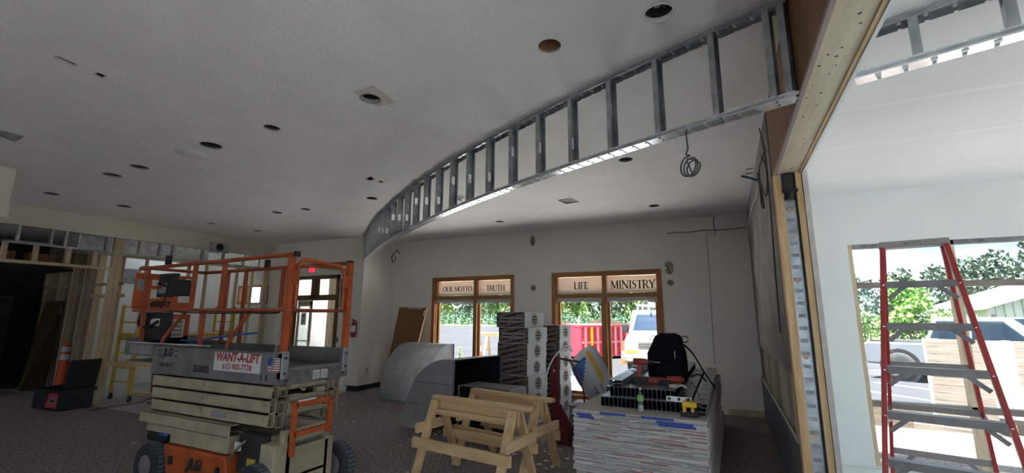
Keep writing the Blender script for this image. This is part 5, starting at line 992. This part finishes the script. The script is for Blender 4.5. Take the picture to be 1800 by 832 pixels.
ground('ground_corner', 'asphalt', [(.66,6.7),(5.3,6.7),(5.3,9.3),(.66,9.3)], GZ)
sm = MB(); N_ = 26
for i in range(N_+1):
    for j in range(5): x = -36+i*1.6; sm.v.append((x, 70+j*2, GZ+[0,.6,1.1+.35*math.sin(i*1.3)+.2*math.sin(i*.7),.7,0][j]*min(1, i/3, (N_-i)/3)))
for i in range(N_):
    for j in range(4): sm.f.append((i*5+j, (i+1)*5+j, (i+1)*5+j+1, i*5+j+1)); sm.sm.append(True)
tag(sm.build('sand_mound', 'sand'), 'long low sandy mound beyond the parking lot', 'mound')
for k in range(3): o = box('parking_stripe', 'plastic_white', (-.06,.06,-2.6,2.6,0,.004)); o.location = (2.6+k*2.9,15.2-k*.4,GZ+.001); o.rotation_euler.z = .75; tag(o, 'white painted parking stripe beside the pickup truck', 'stripe', 'parking stripes')
struct(box('ground_added_reflector', 'concrete', (-14,.58,9.25,13.8,GZ-.1,GZ+.02))); struct(box('ground_added_reflector_side', 'concrete_side', (5.35,9.2,-4.5,6.6,GZ-.1,GZ+.02)))  # unseen pale slabs added to bounce sunlight through the windows
struct(box('ground_added_reflector_rear', 'concrete_side', (-12.5,-8.2,-8.5,-4.4,GZ-.1,GZ+.02)))  # another unseen slab, added for bounce light at the rear
# trees ------------------------------------------------------------
def foliage(seed, shape, n, size, m):
    r = random.Random(seed); b = MB()
    for _ in range(n):
        p = shape(r); a, c = r.uniform(0,2*PI), r.uniform(-1,1); nrm = Vector((math.cos(a), math.sin(a), c)).normalized(); u = nrm.orthogonal().normalized(); v = nrm.cross(u); s = size*r.uniform(.6,1.3)
        b.v += [tuple(p+u*s), tuple(p-u*s*.5+v*s*.8), tuple(p-u*s*.5-v*s*.8)]; k = len(b.v); b.f.append((k-3,k-2,k-1)); b.sm.append(False)
    return b
def conifer_shape(h, w):
    def f(r):
        z = r.random()**1.5; rad = (1-z)*w*(.55+.45*math.cos(z*38))*math.sqrt(r.random()*.6+.4); a = r.uniform(0,2*PI); return Vector((math.cos(a)*rad, math.sin(a)*rad, .1*h+z*h*.9))
    return f
def blob_shape(h, w, z0, k, seed):
    q = random.Random(seed); cs = [(q.uniform(-.6,.6)*w, q.uniform(-.6,.6)*w, z0+(h-z0)*q.uniform(.1,.85), q.uniform(.35,.6)*w) for _ in range(k)]
    def f(r):
        x, y, z, s = r.choice(cs); d = Vector((r.gauss(0,1), r.gauss(0,1), r.gauss(0,1))).normalized()*s*(r.random()**.3); return Vector((x, y, z))+d
    return f
def tree(name, fol, fm, h, r, lab, cat='tree', group=None):
    t = thing(name, lab, cat, (0,0,GZ), 0, group); fol.build('foliage', fm, t); MB().cyl((0,0,-.1),(0,0,h), r, 8, r*.5).build('trunk', 'bark', t); return t
def scatter(proto, spots):
    for i, (x, y, s, rz) in enumerate(spots):
        o = proto if i == 0 else dup(proto); o.location = (x, y, GZ); o.scale = (s,s,s); o.rotation_euler.z = rz
pa = tree('young_pine', foliage(1, conifer_shape(2.6,.95), 420, .16, None), 'pine_green', 1.8, .05, 'young green pine in the rows beyond the parking lot', 'tree', 'young pines beyond the lot')
sp_ = []
for row, (y, n) in enumerate(((80,34),(83.5,32),(88,30))):
    for k in range(n):
        x = -68+k*(62/n)+rnd.uniform(-.5,.5)+(.8 if row == 1 else 0); sp_.append((x, y+rnd.uniform(-1,1), rnd.uniform(.85,1.25)*(1.05 if row else .95), rnd.uniform(0,6)))
scatter(pa, sp_)
for s_, m_, xs, lab in ((11,'leaf_green',(-72,-60,-51,-40,-30,-21),'broad green tree in the wood line behind the young pines'),(12,'leaf_yellow',(-66,-46,-35.5,-16),'yellow green tree in the wood line behind the young pines'),(13,'leaf_dark',(-56,-43.5,-26,-23.5,-12),'dark tall tree in the wood line behind the young pines')):
    pt_ = tree('wood_tree', foliage(s_, blob_shape(11,4.2,1.5,12,s_), 1900, .48, None), m_, 7, .22, lab, 'tree', lab.split(' tree')[0]+' trees of the wood line'); scatter(pt_, [(x, 97+rnd.uniform(-3,4), rnd.uniform(.85,1.15), rnd.uniform(0,6)) for x in xs])
# trees behind the garage
pt_ = tree('tall_pine', foliage(21, blob_shape(10,3.4,3,13,8), 2300, .36, None), 'leaf_dark', 7.5, .2, 'tall dark pine behind the pale garage', 'tree', 'tall pines behind the garage')
scatter(pt_, [(x, y, s, r) for x, y, s, r in ((16.8,74,.72,0),(20.5,74,.80,1),(24.5,73,.88,2),(29.,75,1.0,3),(34,74,1.12,4),(39.5,72,1.2,5),(45,70,1.2,.5))])
pt_ = tree('small_maple', foliage(22, blob_shape(5.2,1.5,.6,10,4), 1500, .2, None), 'leaf_bright', 3.2, .08, 'bright green young tree beyond the parking lot'); scatter(pt_, [(12.1,43,.95,0)])
pt_ = tree('pale_tree', foliage(23, blob_shape(7.5,2.4,.5,10,9), 1500, .3, None), 'leaf_dark', 4, .12, 'hazy tree at the left edge of the ladder window'); scatter(pt_, [(13.2,66,.95,0)])
pt_ = tree('hedge_bush', foliage(24, blob_shape(2.2,1.6,.0,8,3), 900, .16, None), 'leaf_green', 1, .05, 'round green bush at the lot edge beyond the truck', 'bush', 'bushes at the lot edge'); scatter(pt_, [(9.6+k*2.1, 44+.5*(k % 2), 1., k) for k in range(3)])
ground('ground_verge', 'grass_far', [(6,41),(40,36),(60,60),(6,78)], GZ+.005)
# garage -----------------------------------------------------------
C_ = atd(1737,560,48); L_ = atd(1630,560,57); C_.z = L_.z = 0; u_ = (L_-C_); Lw = u_.length; t = thing('garage_building', 'pale metal garage building with white roof across the lot', 'building', (C_.x, C_.y, GZ), math.atan2(u_.y, u_.x))
EH, RH_, GW = 2.75, 4.9, 13.     # local x runs along the eave away from us, local -y is the gable side
MB().prism([(0,0),(0,EH),(-GW/2,RH_),(-GW,EH),(-GW,0)], 'x', 0, Lw).build('walls', 'metal_white', t)
for k in range(26): MB().box(-.02,0,-.5-k*.5,-.46-k*.5,0,EH+min(k*.5+.4,GW-k*.5-.5)*.30).build('wall_rib', 'roof_white', t)
MB().add([(-.5,.6,EH-.2),(Lw+.5,.6,EH-.2),(Lw+.5,-GW/2,RH_+.08),(-.5,-GW/2,RH_+.08),(-.5,-GW-.6,EH-.2),(Lw+.5,-GW-.6,EH-.2)], [(0,1,2,3),(3,2,5,4)]).build('roof', 'roof_white', t); MB().box(-.5,Lw+.5,.6,.68,EH-.3,EH-.15).build('gutter', 'metal_white', t); MB().bar((-.52,.6,EH-.22),(-.52,-GW/2,RH_+.06), .06, .2).build('fascia', 'metal_white', t)
for x0 in (1.2,6.2):
    d_ = MB().box(x0,x0+4,0,.04,0,2.2).build('garage_door', 'label_white', t)
    for k in range(4): MB().box(x0+.02,x0+3.98,.04,.045,.45+k*.45,.48+k*.45).build('panel_joint', 'label_grey', d_)
# vehicles ---------------------------------------------------------
def car_wheel(par, x, y, r, w=.24):
    o = MB().lathe([(r*.62,-w/2),(r*.93,-w/2),(r,-w/2+.03),(r,w/2-.03),(r*.93,w/2),(r*.62,w/2)], (x,y,r), (0,1,0), 24).build('wheel', 'rubber', par); MB().lathe([(r*.62,-w/2+.04),(r*.3,-w/2),(.03,-w/2)], (x,y,r), (0,1,0), 18).build('rim', 'chrome', o); MB().lathe([(r*.62,w/2-.04),(r*.3,w/2),(.03,w/2)], (x,y,r), (0,1,0), 18).build('rim', 'chrome', o); return o
# pickup, local x forward
rw_ = atz(1590,670,GZ); hx = Vector((.80,-.60,0)); t = thing('pickup_truck', 'grey crew cab pickup truck parked outside the ladder window', 'truck', (rw_.x+1.85, rw_.y-.29, GZ), math.atan2(hx.y, hx.x))
bd = MB().prism([(-2.55,.45),(-2.5,1.12),(-1.0,1.14),(1.3,1.12),(2.75,1.08),(2.95,.95),(3.0,.5),(2.4,.42)], 'y', -.98, .98); bd.build('body', 'truck_grey', t, .06)
def green(nm, m, prof, yb_, yt_, zb, zt): return MB().hexa([(prof[0],-yb_,zb),(prof[1],-yb_,zb),(prof[1],yb_,zb),(prof[0],yb_,zb)], [(prof[2],-yt_,zt),(prof[3],-yt_,zt),(prof[3],yt_,zt),(prof[2],yt_,zt)]).build(nm, m, t, .05)
green('cab', 'truck_grey', (-1.05,1.55,-.8,.75), .95, .78, 1.1, 1.88)
for s in (-1,1):
    for a, b, c, d in ((-.92,-.1,-.72,-.08),(0.0,1.2,.02,.62)): MB().add([(a,s*.957,1.16),(b,s*.957,1.16),(d,s*.815,1.77),(c,s*.815,1.77)], [(0,1,2,3)]).build('side_window', 'car_glass', t)
    MB().box(1.0,1.2,s*1.02-.1,s*1.02+.1,1.1,1.3).build('mirror', 'black', t, .03)
    for x in (-1.05,.0,1.15): MB().box(x-.008,x+.008,s*.985-.004,s*.985+.004,.55,1.1).build('door_seam', 'ink_dark', t)
    for x in (-.85,.2): MB().box(x,x+.2,s*.99-.015,s*.99+.015,.98,1.02).build('door_handle', 'chrome', t)
    MB().box(-1.0,1.5,s*.99-.03,s*.99+.06,.40,.46).build('running_board', 'black', t)
    for x in (-1.65,1.95): MB().lathe([(.52,-.03),(.52,.03)], (x,s*.965,.42), (0,1,0), 24).build('wheel_arch', 'black', t); car_wheel(t, x, s*.88, .42, .26)
    MB().box(2.9,3.0,s*.7-.2,s*.7+.2,.78,.96).build('head_lamp', 'head_lamp', t, .02)
MB().add([(1.56,-.86,1.16),(1.56,.86,1.16),(.80,.72,1.84),(.80,-.72,1.84)], [(0,1,2,3)]).build('windshield', 'car_glass', t); MB().box(2.98,3.02,-.6,.6,.6,.92).build('grille', 'ink_dark', t); MB().box(2.9,3.12,-.98,.98,.36,.58).build('bumper', 'chrome', t, .04); MB().box(-2.4,-1.15,-.86,.86,1.1,1.16).build('bed_cover', 'black', t); MB().box(.2,.28,-.02,.02,1.88,1.97).build('antenna_fin', 'ink_dark', t)
# van facing the building, local x forward -> -Y
t = thing('cargo_van', 'white cargo van with roof rack parked outside the right window', 'van', (-2.24,17.9,GZ), -PI/2)
MB().prism([(-2.6,.35),(-2.6,2.0),(-2.4,2.1),(.75,2.1),(.95,2.02),(1.62,1.32),(2.35,1.12),(2.45,.95),(2.45,.4)], 'y', -.98, .98).build('body', 'paint_white', t, .08)
MB().add([(1.60,-.84,1.36),(1.60,.84,1.36),(1.02,.76,1.98),(1.02,-.76,1.98)], [(0,1,2,3)]).xf(Matrix.Translation((.02,0,.02))).build('windshield', 'car_glass', t); MB().bar((1.62,-.7,1.40),(1.62,.1,1.44), .02, .02).bar((1.62,.0,1.40),(1.62,.7,1.44), .02, .02).build('wiper', 'ink_dark', t)
gr = MB().box(2.44,2.48,-.5,.5,.80,1.02).build('grille', 'ink_dark', t)
for k in range(4): MB().box(2.48,2.485,-.5,.5,.82+k*.05,.835+k*.05).build('grille_bar', 'chrome', gr)
for s in (-1,1):
    MB().box(2.40,2.47,s*.72-.2,s*.72+.2,.80,1.04).build('head_lamp', 'head_lamp', t, .02); MB().box(2.40,2.47,s*.74-.2,s*.74+.2,.66,.76).build('turn_lamp', 'amber', t, .01); MB().box(1.35,1.5,s*1.13-.1,s*1.13+.1,1.3,1.6).build('mirror', 'black', t, .03); MB().bar((1.42,s*.98,1.45),(1.42,s*1.1,1.45), .03, .03).build('mirror_arm', 'black', t)
    for x in (-1.6,1.6): car_wheel(t, x, s*.88, .36)
MB().box(2.3,2.58,-1.0,1.0,.38,.62).build('bumper', 'deck_side', t, .04); MB().box(2.58,2.585,-.2,.2,.44,.56).build('number_plate', 'label_white', t)
rk = MB()
for x in (-1.8,-.4,.6): rk.bar((x,-.8,2.28),(x,.8,2.28), .05, .05).bar((x,-.78,2.08),(x,-.78,2.28), .05, .05).bar((x,.78,2.08),(x,.78,2.28), .05, .05)
rk.bar((-2,-.78,2.3),(.8,-.78,2.3), .05, .05).bar((-2,.78,2.3),(.8,.78,2.3), .05, .05); rk.build('roof_rack', 'metal_white', t); MB().bar((-2.2,-.3,2.36),(1.2,-.3,2.36), .06, .08).bar((-2.2,.1,2.36),(1.2,.1,2.36), .06, .08).build('rack_ladder', 'metal_white', t)
# dumpster
a, b = atd(1023,578,20), atd(1093,581,21.5); a.z = b.z = GZ; ang = math.atan2(b.y-a.y, b.x-a.x); t = thing('dumpster', 'red roll off dumpster standing in the parking lot', 'dumpster', a, ang); Lg = 3.4
MB().box(0,Lg,0,.06,.12,1.42).build('side_wall', 'dumpster_red', t); MB().box(0,Lg,1.9,1.96,.12,1.42).build('side_wall', 'dumpster_red', t); MB().box(-.05,.0,0,1.96,.12,1.45).build('end_wall', 'dumpster_red', t); MB().box(Lg,Lg+.05,0,1.96,.12,1.42).build('end_wall', 'dumpster_red', t); MB().box(0,Lg,0,1.96,.1,.16).build('floor_plate', 'dumpster_red', t); MB().box(-.05,Lg+.05,-.09,.02,1.38,1.48).build('top_rail', 'dumpster_red', t); MB().box(-.05,Lg+.05,-.07,.0,.1,.2).build('bottom_rail', 'dumpster_red', t); MB().box(0,Lg,-.07,.0,.70,.78).build('middle_rail', MAT.get('dumpster_red_sunlit') or mat('dumpster_red_sunlit', (.72,.24,.26), .5), t); MB().box(-.05,Lg,1.94,2.04,1.38,1.48).build('top_rail', 'dumpster_red', t); MB().box(-.06,.02,-.08,2.0,1.40,1.50).build('end_rail', 'dumpster_red', t)  # ribs and middle rail: paler red with the sunlight painted in
for k in range(10): MB().box(.1+k*.34,.19+k*.34,-.10,.0,.14,1.4).build('rib', 'tool_yellow' if k == 1 else 'dumpster_red_sunlit', t)
MB().box(.3,2.0,.2,1.7,1.2,1.52).build('debris_heap', 'label_grey', t, .1)
for px, py, lab in ((843,627,'orange traffic cone outside the left window'),(1097,640,'orange traffic cone between the dumpster and van')):
    c = atz(px, py, GZ); t = thing('traffic_cone', lab, 'traffic cone', (c.x, c.y, GZ)); MB().box(-.18,.18,-.18,.18,0,.03).build('base', 'cone_orange', t); MB().lathe([(.14,.03),(.105,.25)], n=16).build('lower_cone', 'cone_orange', t); MB().lathe([(.105,.25),(.07,.5)], n=16).build('white_band', 'cone_white', t); MB().lathe([(.07,.5),(.03,.85),(.02,.9)], n=16).build('tip', 'cone_orange', t)
c = atz(858,630,GZ); t = thing('work_trestle', 'pale wooden trestle standing outside the left window', 'sawhorse', (c.x+.6,c.y,GZ), .1)
MB().box(-.8,.8,-.06,.06,.95,1.1).build('beam', 'pine_x', t); MB().box(-1.1,-.1,-.12,.12,1.1,1.13).build('board', 'pine_x', t)
for s in (-1,1):
    for q in (-1,1): MB().bar((s*.6,q*.05,.98),(s*.65,q*.38,0), .1, .05, (0,1,0)).build('leg', 'pine', t)
    MB().bar((s*.63,-.25,.4),(s*.63,.25,.4), .04, .1).build('brace', 'pine_y', t)
c = atz(808,636,GZ); t = thing('weed_plant', 'small green weed growing outside the left window', 'plant', (c.x,c.y,GZ)); foliage(31, conifer_shape(.6,.2), 60, .06, None).build('leaves', 'leaf_green', t); MB().cyl((0,0,0),(0,0,.4), .01, 6).build('stem', 'bark', t)
# timber crate with white vent covers outside the ladder window
c0 = atz(1652,755,GZ); c1 = atz(1800,775,GZ); ang = math.atan2(c1.y-c0.y, c1.x-c0.x); t = thing('timber_panel', 'weathered plank panel with white vent covers outside the window', 'timber panel', (c0.x, c0.y, GZ), ang-.0)
zc = .12; PW = 1.75
for k in range(10):
    z = .22+k*.128; MB().box(-.02+.02*rnd.random(),PW+.03*rnd.random(),-.03,.0,z,z+.121).build('plank', 'old_wood', t, .003)
for x in (.06,.9,1.65): MB().box(x,x+.09,.0,.09,.0,1.5).build('post', 'old_wood', t)
MB().box(.72,1.02,-.05,-.03,.3,1.48).build('white_strip', 'plastic_white', t); MB().box(-.3,PW+.5,-.25,-.16,.0,.09).build('bottom_skid', 'old_wood', t); MB().box(-.05,.03,-.02,.02,.1,1.5).build('edge_post', 'plastic_white', t)
for x, z in ((1.16,.98),(1.18,.72),(1.28,.40)):
    v_ = MB().hexa([(x,-.12,z),(x+.24,-.12,z),(x+.24,-.03,z),(x,-.03,z)], [(x+.03,-.05,z+.22),(x+.21,-.05,z+.22),(x+.21,-.03,z+.22),(x+.03,-.03,z+.22)]).build('vent_cover', 'plastic_white', t, .005); MB().box(x-.03,x+.27,-.035,-.028,z-.03,z+.26).build('flange', 'metal_white', v_)
